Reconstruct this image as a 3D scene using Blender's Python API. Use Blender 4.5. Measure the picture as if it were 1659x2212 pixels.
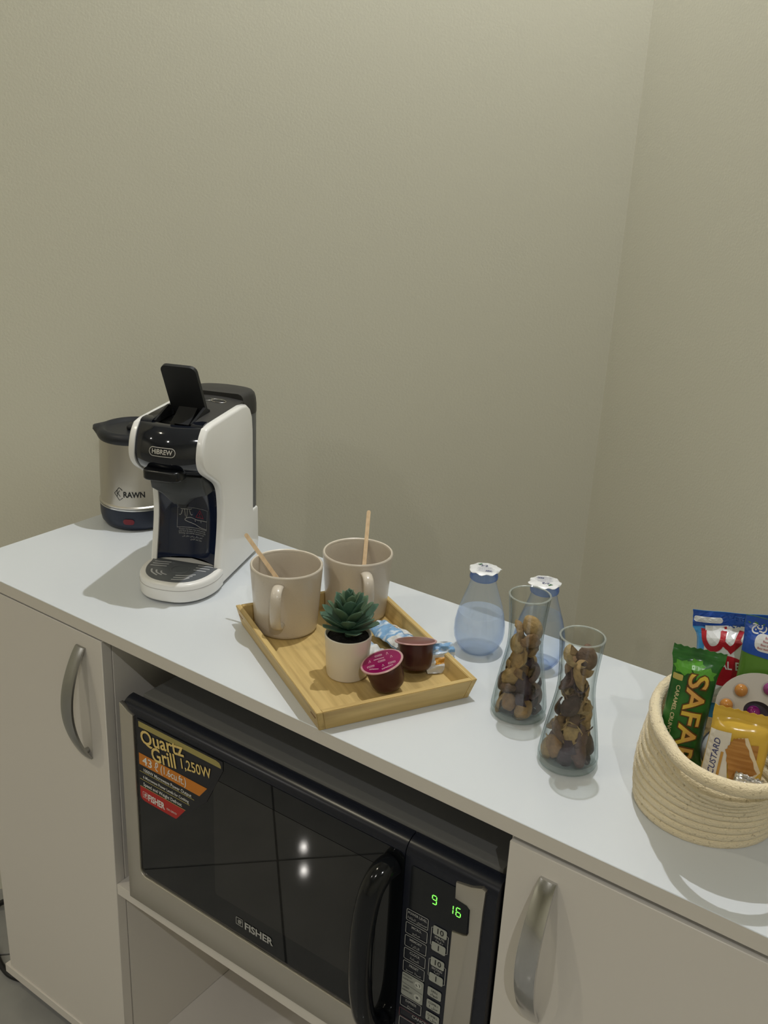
import bpy, bmesh, math, random
import numpy as np
from mathutils import Vector, Matrix, Euler

random.seed(7)
sc = bpy.context.scene
for o in list(bpy.data.objects):
    bpy.data.objects.remove(o)
COL = sc.collection
PI = math.pi
ZC = 0.853                      # height of the worktop surface above the floor (floor is z = 0)

# ------------------------------------------------------------------ camera
W_PX, H_PX, F_PX = 1659.0, 2212.0, 2152.0
YAW, PITCH, ROLL = math.radians(34.89), math.radians(20.82), math.radians(2.78)
CAM = Vector((1.3188, -0.7634, 0.6393 + ZC))
fwd = Vector((-math.sin(YAW) * math.cos(PITCH), math.cos(YAW) * math.cos(PITCH), -math.sin(PITCH)))
rgt = fwd.cross(Vector((0, 0, 1))).normalized()
upv = rgt.cross(fwd)
cr, sr = math.cos(ROLL), math.sin(ROLL)
RGT, UPV = rgt * cr + upv * sr, upv * cr - rgt * sr
cd = bpy.data.cameras.new('camera')
cam = bpy.data.objects.new('camera', cd)
COL.objects.link(cam)
cam.matrix_world = Matrix(((RGT.x, UPV.x, -fwd.x, CAM.x), (RGT.y, UPV.y, -fwd.y, CAM.y), (RGT.z, UPV.z, -fwd.z, CAM.z), (0, 0, 0, 1)))
cd.sensor_fit = 'VERTICAL'
cd.sensor_height = 36.0
cd.lens = F_PX * 36.0 / H_PX
cd.clip_start = 0.02
sc.camera = cam

def at(px, py, axis, v):
    """point on the plane axis = v (z measured from the worktop) seen at a pixel of the photograph"""
    d = fwd + RGT * ((px - W_PX / 2) / F_PX) - UPV * ((py - H_PX / 2) / F_PX)
    c = Vector((CAM.x, CAM.y, CAM.z - ZC))
    i = 'xyz'.index(axis)
    return c + d * ((v - c[i]) / d[i])

# ------------------------------------------------------------------ world, exposure, lights
wd = bpy.data.worlds.new('world')
sc.world = wd
wd.use_nodes = True
wd.node_tree.nodes['Background'].inputs[0].default_value = (0.9, 0.93, 1.0, 1)
wd.node_tree.nodes['Background'].inputs[1].default_value = 0.0
vs = sc.view_settings
vs.view_transform = 'Standard'
vs.look = 'None'
vs.gamma = 1.0
vs.use_curve_mapping = False
vs.exposure = 0.38

sc.cycles.transparent_max_bounces = 24
sc.cycles.max_bounces = 9
sc.cycles.sample_clamp_indirect = 4.0

CEIL = ZC + 2.05
# the cabinet stands across a corner of the room: the room's axes are turned against it
RA = math.radians(46.5)
AX = Vector((math.cos(RA), math.sin(RA), 0))          # along the left wall towards the corner
BX = Vector((math.sin(RA), -math.cos(RA), 0))         # along the right wall away from the corner
APEX = Vector((0.585, 1.005, 0))
def room(a, b, z=0.0):
    """a metres from the right wall, b metres from the left wall"""
    return APEX - AX * a + BX * b + Vector((0, 0, z))
def unroom(x, y):
    d = Vector((x, y, 0)) - APEX
    return -d.dot(AX), d.dot(BX)
# ceiling downlights: (a, b) in the room, power, colour
DOWNLIGHTS = [
    (*unroom(0.65, 0.55), 53.0, (0.97, 0.98, 1.0)),
    (2.3, 0.70, 22.0, (1.0, 0.91, 0.68)),
    (*unroom(-1.98, -3.39), 32.0, (1.0, 0.95, 0.88)),
    (*unroom(-1.84, -3.22), 32.0, (1.0, 0.95, 0.88)),
    (0.75, 3.0, 54.0, (0.98, 0.98, 0.98)),
    (3.0, 2.6, 52.0, (1.0, 0.95, 0.88)),
]

# ------------------------------------------------------------------ materials
MATS = {}
def nt(m):
    return m.node_tree.nodes, m.node_tree.links
def mat(name, col, rough=0.5, metal=0.0, spec=0.5, coat=0.0, bump=None, vary=None, emit=None, trans=0.0, ior=1.45, alpha=1.0, sheen=0.0, subsurf=0.0, aniso=0.0):
    if name in MATS:
        return MATS[name]
    m = bpy.data.materials.new(name)
    m.use_nodes = True
    N, L = nt(m)
    b = N['Principled BSDF']
    b.inputs['Base Color'].default_value = (*col, 1)
    b.inputs['Roughness'].default_value = rough
    b.inputs['Metallic'].default_value = metal
    b.inputs['Specular IOR Level'].default_value = spec
    b.inputs['Coat Weight'].default_value = coat
    b.inputs['Coat Roughness'].default_value = 0.05
    b.inputs['Transmission Weight'].default_value = trans
    b.inputs['IOR'].default_value = ior
    b.inputs['Alpha'].default_value = alpha
    b.inputs['Sheen Weight'].default_value = sheen
    b.inputs['Anisotropic'].default_value = aniso
    if subsurf:
        b.inputs['Subsurface Weight'].default_value = subsurf
        b.inputs['Subsurface Scale'].default_value = 0.004
    if emit:
        b.inputs['Emission Color'].default_value = (*emit[0], 1)
        b.inputs['Emission Strength'].default_value = emit[1]
    tc = None
    if bump or vary:
        tc = N.new('ShaderNodeTexCoord')
    if vary:                                   # (scale xyz, colour2, contrast lo, hi)
        mp = N.new('ShaderNodeMapping')
        mp.inputs['Scale'].default_value = vary[0]
        nz = N.new('ShaderNodeTexNoise')
        nz.inputs['Scale'].default_value = 1.0
        nz.inputs['Detail'].default_value = 5.0
        cr_ = N.new('ShaderNodeValToRGB')
        cr_.color_ramp.elements[0].position = vary[2]
        cr_.color_ramp.elements[0].color = (*col, 1)
        cr_.color_ramp.elements[1].position = vary[3]
        cr_.color_ramp.elements[1].color = (*vary[1], 1)
        L.new(tc.outputs['Object'], mp.inputs[0])
        L.new(mp.outputs[0], nz.inputs['Vector'])
        L.new(nz.outputs['Fac'], cr_.inputs[0])
        L.new(cr_.outputs[0], b.inputs['Base Color'])
    if bump:                                   # (scale xyz, strength, distance, kind)
        mp = N.new('ShaderNodeMapping')
        mp.inputs['Scale'].default_value = bump[0]
        if len(bump) > 3 and bump[3] == 'voronoi':
            nz = N.new('ShaderNodeTexVoronoi')
            out = nz.outputs['Distance']
        else:
            nz = N.new('ShaderNodeTexNoise')
            nz.inputs['Detail'].default_value = 4.0
            out = nz.outputs['Fac']
        nz.inputs['Scale'].default_value = 1.0
        bp = N.new('ShaderNodeBump')
        bp.inputs['Strength'].default_value = bump[1]
        bp.inputs['Distance'].default_value = bump[2]
        L.new(tc.outputs['Object'], mp.inputs[0])
        L.new(mp.outputs[0], nz.inputs['Vector'])
        L.new(out, bp.inputs['Height'])
        L.new(bp.outputs[0], b.inputs['Normal'])
    MATS[name] = m
    return m

def thin_clear(name, tint, edge, diffuse=0.0, diffcol=(1, 1, 1), ior=1.45, rough=0.02):
    """thin clear wall: straight transmission that darkens where the wall is seen edge-on, plus a Fresnel reflection"""
    m = bpy.data.materials.new(name)
    m.use_nodes = True
    N, L = nt(m)
    N.remove(N['Principled BSDF'])
    out = N['Material Output']
    tr = N.new('ShaderNodeBsdfTransparent')
    gl = N.new('ShaderNodeBsdfGlossy')
    gl.inputs['Roughness'].default_value = rough
    lw = N.new('ShaderNodeLayerWeight')
    lw.inputs['Blend'].default_value = 0.5
    mc = N.new('ShaderNodeMixRGB')
    mc.inputs[1].default_value = (*tint, 1)
    mc.inputs[2].default_value = (*edge, 1)
    pw = N.new('ShaderNodeMath')
    pw.operation = 'POWER'
    pw.inputs[1].default_value = 2.2
    L.new(lw.outputs['Facing'], pw.inputs[0])
    L.new(pw.outputs[0], mc.inputs[0])
    L.new(mc.outputs[0], tr.inputs[0])
    lf = N.new('ShaderNodeLayerWeight')            # facing with blend 0.5 is 1 - cos
    lf.inputs['Blend'].default_value = 0.5
    p5 = N.new('ShaderNodeMath')
    p5.operation = 'POWER'
    p5.inputs[1].default_value = 5.0
    L.new(lf.outputs['Facing'], p5.inputs[0])
    f0 = ((ior - 1) / (ior + 1)) ** 2
    ma = N.new('ShaderNodeMath')
    ma.operation = 'MULTIPLY_ADD'
    ma.inputs[1].default_value = 0.55
    ma.inputs[2].default_value = f0
    L.new(p5.outputs[0], ma.inputs[0])
    mx = N.new('ShaderNodeMixShader')
    L.new(ma.outputs[0], mx.inputs[0])
    last = tr
    if diffuse > 0:
        df = N.new('ShaderNodeBsdfDiffuse')
        df.inputs[0].default_value = (*diffcol, 1)
        ts = N.new('ShaderNodeBsdfTranslucent')
        ts.inputs[0].default_value = (*diffcol, 1)
        a1 = N.new('ShaderNodeMixShader')
        a1.inputs[0].default_value = 0.5
        L.new(df.outputs[0], a1.inputs[1])
        L.new(ts.outputs[0], a1.inputs[2])
        a2 = N.new('ShaderNodeMixShader')
        a2.inputs[0].default_value = diffuse
        L.new(tr.outputs[0], a2.inputs[1])
        L.new(a1.outputs[0], a2.inputs[2])
        last = a2
    L.new(last.outputs[0], mx.inputs[1])
    L.new(gl.outputs[0], mx.inputs[2])
    L.new(mx.outputs[0], out.inputs['Surface'])
    MATS[name] = m
    return m

M_wall = mat('wall_paint', (0.685, 0.665, 0.55), 0.6, spec=0.3, bump=((260, 260, 260), 0.12, 0.002))
M_ceil = mat('ceiling_paint', (0.85, 0.84, 0.8), 0.8)
M_tile = mat('floor_tile', (0.28, 0.28, 0.265), 0.035, vary=((9, 9, 9), (0.34, 0.335, 0.315), 0.35, 0.7))
M_grout = mat('grout', (0.07, 0.068, 0.062), 0.9)
M_top = mat('white_laminate', (0.67, 0.705, 0.735), 0.32, bump=((400, 400, 400), 0.05, 0.0005))
M_edge = mat('cream_edge_band', (0.68, 0.64, 0.57), 0.45)
M_cab = mat('cream_laminate', (0.70, 0.66, 0.60), 0.42, bump=((300, 300, 300), 0.05, 0.0005))
M_chrome = mat('brushed_chrome', (0.62, 0.62, 0.62), 0.16, metal=1.0)
M_nickel = mat('satin_nickel', (0.42, 0.42, 0.41), 0.3, metal=1.0)
M_steel = mat('brushed_steel', (0.60, 0.57, 0.52), 0.3, metal=1.0, bump=((6, 6, 900), 0.10, 0.0004), aniso=0.4)
M_mwsteel = mat('oven_steel', (0.68, 0.64, 0.575), 0.34, metal=1.0, bump=((12, 12, 400), 0.08, 0.0004))
M_glass_blk = mat('black_glass', (0.006, 0.007, 0.008), 0.012, spec=0.6)
M_navy = mat('black_gloss_plastic', (0.010, 0.012, 0.020), 0.25)
M_mwbody = mat('painted_grey_case', (0.13, 0.13, 0.125), 0.45, bump=((900, 900, 900), 0.15, 0.0004))
M_gloss = mat('piano_black', (0.006, 0.008, 0.014), 0.08, coat=0.5)
M_blk = mat('matte_black', (0.012, 0.013, 0.015), 0.5)
M_dgrey = mat('dark_grey_plastic', (0.035, 0.034, 0.033), 0.5)
M_grey = mat('spout_grey', (0.05, 0.055, 0.06), 0.4)
M_plate = mat('drip_grey', (0.11, 0.12, 0.13), 0.4)
M_slot = mat('slot_light', (0.50, 0.51, 0.52), 0.35)
M_white = mat('white_plastic', (0.86, 0.855, 0.835), 0.22, coat=0.3)
M_tank = thin_clear('smoky_tank', (0.62, 0.63, 0.64), (0.4, 0.4, 0.4), 0.72, (0.30, 0.31, 0.32))
M_kblk = mat('kettle_black', (0.012, 0.018, 0.038), 0.38)
M_red = mat('switch_red', (0.17, 0.012, 0.022), 0.35)
M_ink_w = mat('ink_white', (0.78, 0.78, 0.75), 0.5)
M_ink_k = mat('ink_black', (0.012, 0.012, 0.014), 0.5)
M_ink_r = mat('ink_red', (0.42, 0.02, 0.03), 0.5)
M_ink_g = mat('ink_grey', (0.42, 0.42, 0.40), 0.5)
M_mug = mat('taupe_glaze', (0.60, 0.535, 0.445), 0.28, coat=0.35, vary=((900, 900, 900), (0.54, 0.475, 0.39), 0.55, 0.75))
M_rim = mat('pale_rim', (0.66, 0.59, 0.49), 0.3, coat=0.3)
M_bamboo = mat('bamboo', (0.59, 0.425, 0.17), 0.42, vary=((70, 6, 70), (0.42, 0.28, 0.10), 0.42, 0.72), bump=((150, 8, 150), 0.1, 0.0006))
M_bamboo2 = mat('bamboo_rail', (0.625, 0.455, 0.185), 0.42, vary=((7, 110, 110), (0.44, 0.30, 0.11), 0.42, 0.75), bump=((10, 160, 160), 0.1, 0.0006))
M_stick = mat('birch', (0.70, 0.52, 0.32), 0.6, vary=((200, 200, 12), (0.60, 0.42, 0.24), 0.4, 0.7))
M_pot = mat('pot_ceramic', (0.76, 0.71, 0.61), 0.35, coat=0.2)
M_soil = mat('soil', (0.008, 0.007, 0.006), 0.95, bump=((500, 500, 500), 1.0, 0.004))
M_leaf = mat('succulent_green', (0.045, 0.110, 0.070), 0.45, vary=((60, 60, 60), (0.075, 0.145, 0.095), 0.4, 0.7))
M_leaf2 = mat('succulent_pale', (0.075, 0.150, 0.090), 0.5, vary=((60, 60, 60), (0.12, 0.18, 0.10), 0.4, 0.7))
M_caps = mat('capsule_brown', (0.065, 0.022, 0.020), 0.3)
M_foil_m = mat('magenta_foil', (0.30, 0.005, 0.10), 0.28, metal=0.35)
M_foil_p = mat('pink_foil', (0.28, 0.10, 0.10), 0.3, metal=0.5)
M_caprim = mat('capsule_rim', (0.62, 0.38, 0.38), 0.35, metal=0.3)
M_lidp = mat('foil_lid_white', (0.80, 0.81, 0.82), 0.35, metal=0.1)
M_ink_b = mat('ink_navy', (0.03, 0.04, 0.16), 0.5)
M_ink_gr = mat('ink_green', (0.03, 0.14, 0.03), 0.5)
M_rope = mat('cotton_rope', (0.88, 0.75, 0.50), 0.95, sheen=0.4, vary=((260, 260, 260), (0.40, 0.31, 0.17), 0.60, 0.76), bump=((420, 420, 900), 0.9, 0.002))
M_black_tube = mat('black_tube', (0.01, 0.01, 0.011), 0.4)

# ------------------------------------------------------------------ mesh helpers
def link(name, me, m, parent=None, smooth=False, autos=None):
    ob = bpy.data.objects.new(name, me)
    COL.objects.link(ob)
    if m is not None:
        me.materials.append(m)
    if parent is not None:
        ob.parent = parent
    if smooth:
        for p in me.polygons:
            p.use_smooth = True
        if autos is not None:
            try:
                me.set_sharp_from_angle(angle=math.radians(autos))
            except Exception:
                pass
    return ob
def from_bm(name, bm, m, parent=None, smooth=False, autos=None, recalc=True):
    if recalc:
        bmesh.ops.recalc_face_normals(bm, faces=bm.faces)
    me = bpy.data.meshes.new(name)
    bm.to_mesh(me)
    bm.free()
    return link(name, me, m, parent, smooth, autos)
def thing(name, label, cat, loc=(0, 0, 0), rot=(0, 0, 0), group=None):
    o = bpy.data.objects.new(name, None)
    o.empty_display_size = 0.02
    COL.objects.link(o)
    o.location = loc
    o.rotation_euler = rot
    return tag(o, label, cat, group)
def tag(o, label=None, cat=None, group=None, kind=None):
    if label: o['label'] = label
    if cat: o['category'] = cat
    if group: o['group'] = group
    if kind: o['kind'] = kind
    return o
def bm_box(bm, x0, x1, y0, y1, z0, z1, bev=0.0, seg=2):
    r = bmesh.ops.create_cube(bm, size=1.0)
    vs_ = r['verts']
    for v in vs_:
        v.co = Vector(((x0 + x1) / 2 + v.co.x * (x1 - x0), (y0 + y1) / 2 + v.co.y * (y1 - y0), (z0 + z1) / 2 + v.co.z * (z1 - z0)))
    if bev > 0:
        es = {e for v in vs_ for e in v.link_edges}
        bmesh.ops.bevel(bm, geom=list(es), offset=bev, segments=seg, profile=0.5, affect='EDGES')
def box(name, x0, x1, y0, y1, z0, z1, m, parent=None, bev=0.0, seg=2):
    bm = bmesh.new()
    bm_box(bm, x0, x1, y0, y1, z0, z1, bev, seg)
    return from_bm(name, bm, m, parent, smooth=bev > 0, autos=40)
def lathe_bm(prof, seg=48, close_bottom=True, close_top=False, bm=None):
    bm = bm or bmesh.new()
    rings = []
    for r, z in prof:
        if r < 1e-6:
            rings.append([bm.verts.new((0, 0, z))])
        else:
            rings.append([bm.verts.new((r * math.cos(2 * PI * i / seg), r * math.sin(2 * PI * i / seg), z)) for i in range(seg)])
    for a, b in zip(rings, rings[1:]):
        if len(a) == 1 and len(b) == 1:
            continue
        for i in range(seg):
            j = (i + 1) % seg
            if len(a) == 1:
                bm.faces.new((a[0], b[j], b[i]))
            elif len(b) == 1:
                bm.faces.new((a[i], a[j], b[0]))
            else:
                bm.faces.new((a[i], a[j], b[j], b[i]))
    return bm
def lathe(name, prof, m, parent=None, seg=48, autos=45):
    return from_bm(name, lathe_bm(prof, seg), m, parent, smooth=True, autos=autos)
def catmull(pts, n=6, closed=False):
    P = [np.array(p, float) for p in pts]
    out = []
    k = len(P)
    rng = range(k) if closed else range(k - 1)
    for i in rng:
        p0 = P[(i - 1) % k] if closed or i > 0 else P[0]
        p1, p2 = P[i], P[(i + 1) % k]
        p3 = P[(i + 2) % k] if closed or i + 2 < k else P[-1]
        for j in range(n):
            t = j / n
            out.append(tuple(0.5 * ((2 * p1) + (-p0 + p2) * t + (2 * p0 - 5 * p1 + 4 * p2 - p3) * t * t + (-p0 + 3 * p1 - 3 * p2 + p3) * t ** 3)))
    if not closed:
        out.append(tuple(P[-1]))
    return out
def tube_bm(path, rad, seg=10, closed=False, bm=None, flat=None):
    """sweep a circle (or an ellipse with half-axes flat=(a,b), b along 'up') along a path"""
    bm = bm or bmesh.new()
    P = [Vector(p) for p in path]
    n = len(P)
    rings = []
    prevn = None
    for i, p in enumerate(P):
        if closed:
            t = (P[(i + 1) % n] - P[i - 1]).normalized()
        else:
            t = (P[min(i + 1, n - 1)] - P[max(i - 1, 0)]).normalized()
        if prevn is None:
            up = Vector((0, 0, 1)) if abs(t.z) < 0.9 else Vector((0, 1, 0))
            nn = (up - t * up.dot(t)).normalized()
        else:
            nn = (prevn - t * prevn.dot(t)).normalized()
        prevn = nn
        bb = t.cross(nn)
        r = rad[i] if isinstance(rad, (list, tuple)) else rad
        a, b = (r, r) if flat is None else flat
        rings.append([bm.verts.new(p + bb * (a * math.cos(2 * PI * k / seg)) + nn * (b * math.sin(2 * PI * k / seg))) for k in range(seg)])
    m_ = n if closed else n - 1
    for i in range(m_):
        A, B = rings[i], rings[(i + 1) % n]
        for k in range(seg):
            l = (k + 1) % seg
            bm.faces.new((A[k], A[l], B[l], B[k]))
    if not closed:
        bm.faces.new(rings[0][::-1])
        bm.faces.new(rings[-1])
    return bm
def prism(name, poly, x0, x1, m, parent=None, bev=0.0, seg=3, axis='x', autos=35):
    """extrude a 2D polygon; axis 'x': poly is (y,z); axis 'z': poly is (x,y); axis 'y': poly is (x,z)"""
    bm = bmesh.new()
    def co(p, t):
        return {'x': (t, p[0], p[1]), 'y': (p[0], t, p[1]), 'z': (p[0], p[1], t)}[axis]
    a = [bm.verts.new(co(p, x0)) for p in poly]
    b = [bm.verts.new(co(p, x1)) for p in poly]
    n = len(poly)
    bm.faces.new(a)
    bm.faces.new(b[::-1])
    for i in range(n):
        bm.faces.new((a[i], b[i], b[(i + 1) % n], a[(i + 1) % n]))
    bmesh.ops.recalc_face_normals(bm, faces=bm.faces)
    if bev > 0:
        es = [e for e in bm.edges if all(v in set(b) for v in e.verts) or all(v in set(a) for v in e.verts)]
        bmesh.ops.bevel(bm, geom=es, offset=bev, segments=seg, profile=0.5, affect='EDGES', clamp_overlap=True)
    return from_bm(name, bm, m, parent, smooth=True, autos=autos)
def rrect(w, h, r, n=5, cx=0, cy=0):
    out = []
    for (sx, sy, a0) in ((1, 1, 0), (-1, 1, 90), (-1, -1, 180), (1, -1, 270)):
        for k in range(n + 1):
            a = math.radians(a0 + 90 * k / n)
            out.append((cx + sx * (w / 2 - r) + r * math.cos(a), cy + sy * (h / 2 - r) + r * math.sin(a)))
    return out

# flat print: 2D shapes mapped onto a surface
class Flat:
    def __init__(self):
        self.bm = bmesh.new()
    def poly(self, pts):
        vs_ = [self.bm.verts.new((p[0], p[1], 0)) for p in pts]
        self.bm.faces.new(vs_)
        return self
    def disc(self, cx, cy, r, n=24, ry=None):
        return self.poly([(cx + r * math.cos(2 * PI * i / n), cy + (ry or r) * math.sin(2 * PI * i / n)) for i in range(n)])
    def stroke(self, pts, w, closed=False):
        P = [Vector((p[0], p[1])) for p in pts]
        n = len(P)
        L_, R_ = [], []
        for i in range(n):
            a = P[i - 1] if (closed or i > 0) else P[i]
            b = P[(i + 1) % n] if (closed or i < n - 1) else P[i]
            t = (b - a)
            t = t.normalized() if t.length > 0 else Vector((1, 0))
            nn = Vector((-t.y, t.x)) * (w / 2)
            L_.append(P[i] + nn)
            R_.append(P[i] - nn)
        lv = [self.bm.verts.new((p.x, p.y, 0)) for p in L_]
        rv = [self.bm.verts.new((p.x, p.y, 0)) for p in R_]
        for i in range(n if closed else n - 1):
            j = (i + 1) % n
            self.bm.faces.new((rv[i], rv[j], lv[j], lv[i]))
        return self
    def text(self, s, size, cx=0.0, cy=0.0, rot=0.0, ax='CENTER', ay='CENTER', bold=0.0, sx=1.0, space=1.0, shear=0.0, fit=None):
        cu = bpy.data.curves.new('lettering', 'FONT')
        cu.body = s
        cu.size = 1.0
        cu.align_x = ax
        cu.align_y = ay
        cu.offset = bold
        cu.space_character = space
        cu.shear = shear
        cu.resolution_u = 3
        ob = bpy.data.objects.new('lettering', cu)
        COL.objects.link(ob)
        dg = bpy.context.evaluated_depsgraph_get()
        me = bpy.data.meshes.new_from_object(ob.evaluated_get(dg))
        bpy.data.objects.remove(ob)
        bpy.data.curves.remove(cu)
        c, s_ = math.cos(rot), math.sin(rot)
        if fit and len(me.vertices):                 # stretch to a given width
            xs = [v.co.x for v in me.vertices]
            sx = fit / max(1e-6, (max(xs) - min(xs)) * size)
        vv = []
        for v in me.vertices:
            x, y = v.co.x * size * sx, v.co.y * size
            vv.append(self.bm.verts.new((cx + x * c - y * s_, cy + x * s_ + y * c, 0)))
        for p in me.polygons:
            try:
                self.bm.faces.new([vv[i] for i in p.vertices])
            except ValueError:
                pass
        bpy.data.meshes.remove(me)
        return self
    def build(self, name, fn, m, parent, maxlen=None, label=None):
        bm = self.bm
        bmesh.ops.triangulate(bm, faces=bm.faces)
        if maxlen:
            for _ in range(7):
                es = [e for e in bm.edges if e.calc_length() > maxlen]
                if not es:
                    break
                bmesh.ops.subdivide_edges(bm, edges=es, cuts=1)
                bmesh.ops.triangulate(bm, faces=[f for f in bm.faces if len(f.verts) > 3])
        for f in bm.faces:
            if f.normal.z < 0:
                f.normal_flip()
        for v in bm.verts:
            v.co = Vector(fn(v.co.x, v.co.y))
        o = from_bm(name, bm, m, parent, recalc=False)
        if label:
            o['label'] = label
        return o

def copy_tree(o, parent=None):
    c = o.copy()
    COL.objects.link(c)
    c.parent = parent
    for ch in [q for q in bpy.data.objects if q.parent == o]:
        copy_tree(ch, c)
    return c

# ------------------------------------------------------------------ the room
RA_LEN, RB_LEN = 6.0, 4.2
def slab(name, pts, z0, z1, m):
    bm = bmesh.new()
    a = [bm.verts.new((p.x, p.y, z0)) for p in pts]
    b = [bm.verts.new((p.x, p.y, z1)) for p in pts]
    n = len(pts)
    bm.faces.new(a)
    bm.faces.new(b)
    for i in range(n):
        bm.faces.new((a[i], a[(i + 1) % n], b[(i + 1) % n], b[i]))
    return tag(from_bm(name, bm, m), kind='structure')
T = 0.12
w = slab('wall_left', [room(0, -T), room(RA_LEN, -T), room(RA_LEN, 0), room(0, 0)], 0, CEIL, M_wall)
w['label'] = 'beige painted wall filling the picture behind the white counter'
w = slab('wall_right', [room(-T, -T), room(-T, RB_LEN), room(0, RB_LEN), room(0, -T)], 0, CEIL, M_wall)
w['label'] = 'beige painted wall meeting the other wall behind the snack basket'
w = slab('wall_rear', [room(RA_LEN, -T), room(RA_LEN + T, -T), room(RA_LEN + T, RB_LEN), room(RA_LEN, RB_LEN)], 0, CEIL, M_wall)
w['label'] = 'beige wall at the far end of the room'
w = slab('wall_front', [room(-T, RB_LEN), room(RA_LEN + T, RB_LEN), room(RA_LEN + T, RB_LEN + T), room(-T, RB_LEN + T)], 0, CEIL, M_wall)
w['label'] = 'beige wall behind the viewer'
w = slab('ceiling', [room(-T, -T), room(RA_LEN + T, -T), room(RA_LEN + T, RB_LEN + T), room(-T, RB_LEN + T)], CEIL, CEIL + 0.1, M_ceil)
w['label'] = 'white painted ceiling with small downlights'
fl = slab('floor', [room(-T, -T), room(RA_LEN + T, -T), room(RA_LEN + T, RB_LEN + T), room(-T, RB_LEN + T)], -0.06, -0.003, M_grout)
fl['label'] = 'grey stone-look tiled floor'
TS, TG = 0.6, 0.004
ga, gb = unroom(0.165, -0.573)
bm = bmesh.new()
bm_box(bm, -TS / 2 + TG / 2, TS / 2 - TG / 2, -TS / 2 + TG / 2, TS / 2 - TG / 2, -0.012, 0.0, 0.0012, 1)
tile_me = bpy.data.meshes.new('tile')
bm.to_mesh(tile_me)
bm.free()
tile_me.materials.append(M_tile)
ia0, ib0 = -math.ceil(ga / TS), -math.ceil(gb / TS)
for ia in range(ia0, ia0 + int(RA_LEN / TS) + 2):
    for ib in range(ib0, ib0 + int(RB_LEN / TS) + 2):
        ca, cb = ga + (ia + 0.5) * TS, gb + (ib + 0.5) * TS
        if ca - TS / 2 > RA_LEN or cb - TS / 2 > RB_LEN:
            continue
        o = bpy.data.objects.new('tile', tile_me)
        COL.objects.link(o)
        o.location = room(ca, cb)
        o.rotation_euler = (0, 0, RA)
        o.parent = fl

# downlights: trim ring, lens, and the lamp itself
for k, (a, b, pw, colr) in enumerate(DOWNLIGHTS):
    p = room(a, b, CEIL)
    where = ['above the coffee counter', 'along the left wall', 'of the pair, nearer the rear wall', 'of the pair, farther from the rear wall', 'by the right wall', 'in the middle of the room'][k]
    t = thing('downlight', 'small round white recessed ceiling downlight ' + where, 'downlight', p, group='ceiling downlights')
    lathe('trim_ring', [(0.034, -0.001), (0.036, -0.004), (0.044, -0.004), (0.047, -0.0005)], M_white, t, 32)
    ml = mat('downlight_lens_%d' % k, (1, 1, 1), 0.5, emit=(colr, 12.0))
    lathe('lens', [(0.0, -0.0015), (0.034, -0.0015)], ml, t, 32)
    ld = bpy.data.lights.new('downlight_lamp', 'SPOT')
    ld.energy = pw
    ld.color = colr
    ld.spot_size = math.radians(150)
    ld.spot_blend = 0.9
    ld.shadow_soft_size = 0.014
    lo = bpy.data.objects.new('lamp', ld)
    COL.objects.link(lo)
    lo.location = (0, 0, -0.02)
    lo.parent = t

# ------------------------------------------------------------------ cabinet under a continuous worktop
XL, XP, XR, XE, D = 0.0, 0.3275, 0.955, 1.235, 0.382
TK = 0.0195
wt = box('worktop', XL, XE, 0.0, D, ZC - TK, ZC, M_top, None, 0.0007, 1)
tag(wt, 'white laminate worktop running across all the cabinets', 'worktop')
wt.data.materials.append(M_edge)
for p in wt.data.polygons:
    if p.normal.y < -0.9 or p.normal.x < -0.9 or p.normal.x > 0.9:
        p.material_index = 1
ZB = ZC - 0.789                 # upper face of the bottom boards
def foot(t, x, y):
    lathe('foot', [(0, -0.0), (0.018, 0.0), (0.018, 0.006), (0.012, 0.010), (0.012, ZB - 0.018)], M_blk, t, 20).location = (x, y, 0)
def bow_handle(parent, x, zt, zb, m, wdt=0.0215, out=0.030, y=0.0):
    bm = bmesh.new()
    n = 26
    rows = []
    for i in range(n + 1):
        t = i / n
        z = zt + (zb - zt) * t
        yy = y - 0.004 - out * (math.sin(PI * t) ** 0.85)
        hw = wdt / 2 * (0.86 + 0.22 * math.sin(PI * t))
        th = 0.0035
        rows.append([bm.verts.new((x - hw, yy + 0.0012, z)), bm.verts.new((x - hw * 0.6, yy, z)), bm.verts.new((x + hw * 0.6, yy, z)), bm.verts.new((x + hw, yy + 0.0012, z)),
                     bm.verts.new((x + hw, yy + th + 0.0012, z)), bm.verts.new((x - hw, yy + th + 0.0012, z))])
    for a, b in zip(rows, rows[1:]):
        for k in range(6):
            l = (k + 1) % 6
            bm.faces.new((a[k], a[l], b[l], b[k]))
    bm.faces.new(rows[0])
    bm.faces.new(rows[-1][::-1])
    for z in (zt - 0.012, zb + 0.012):
        r = bmesh.ops.create_cone(bm, cap_ends=True, segments=14, radius1=0.0042, radius2=0.0042, depth=0.010)
        for v in r['verts']:
            v.co = Vector((x + v.co.x, y - 0.0045 + v.co.z, z + v.co.y))
    return from_bm('handle', bm, m, parent, smooth=True, autos=35)

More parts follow.
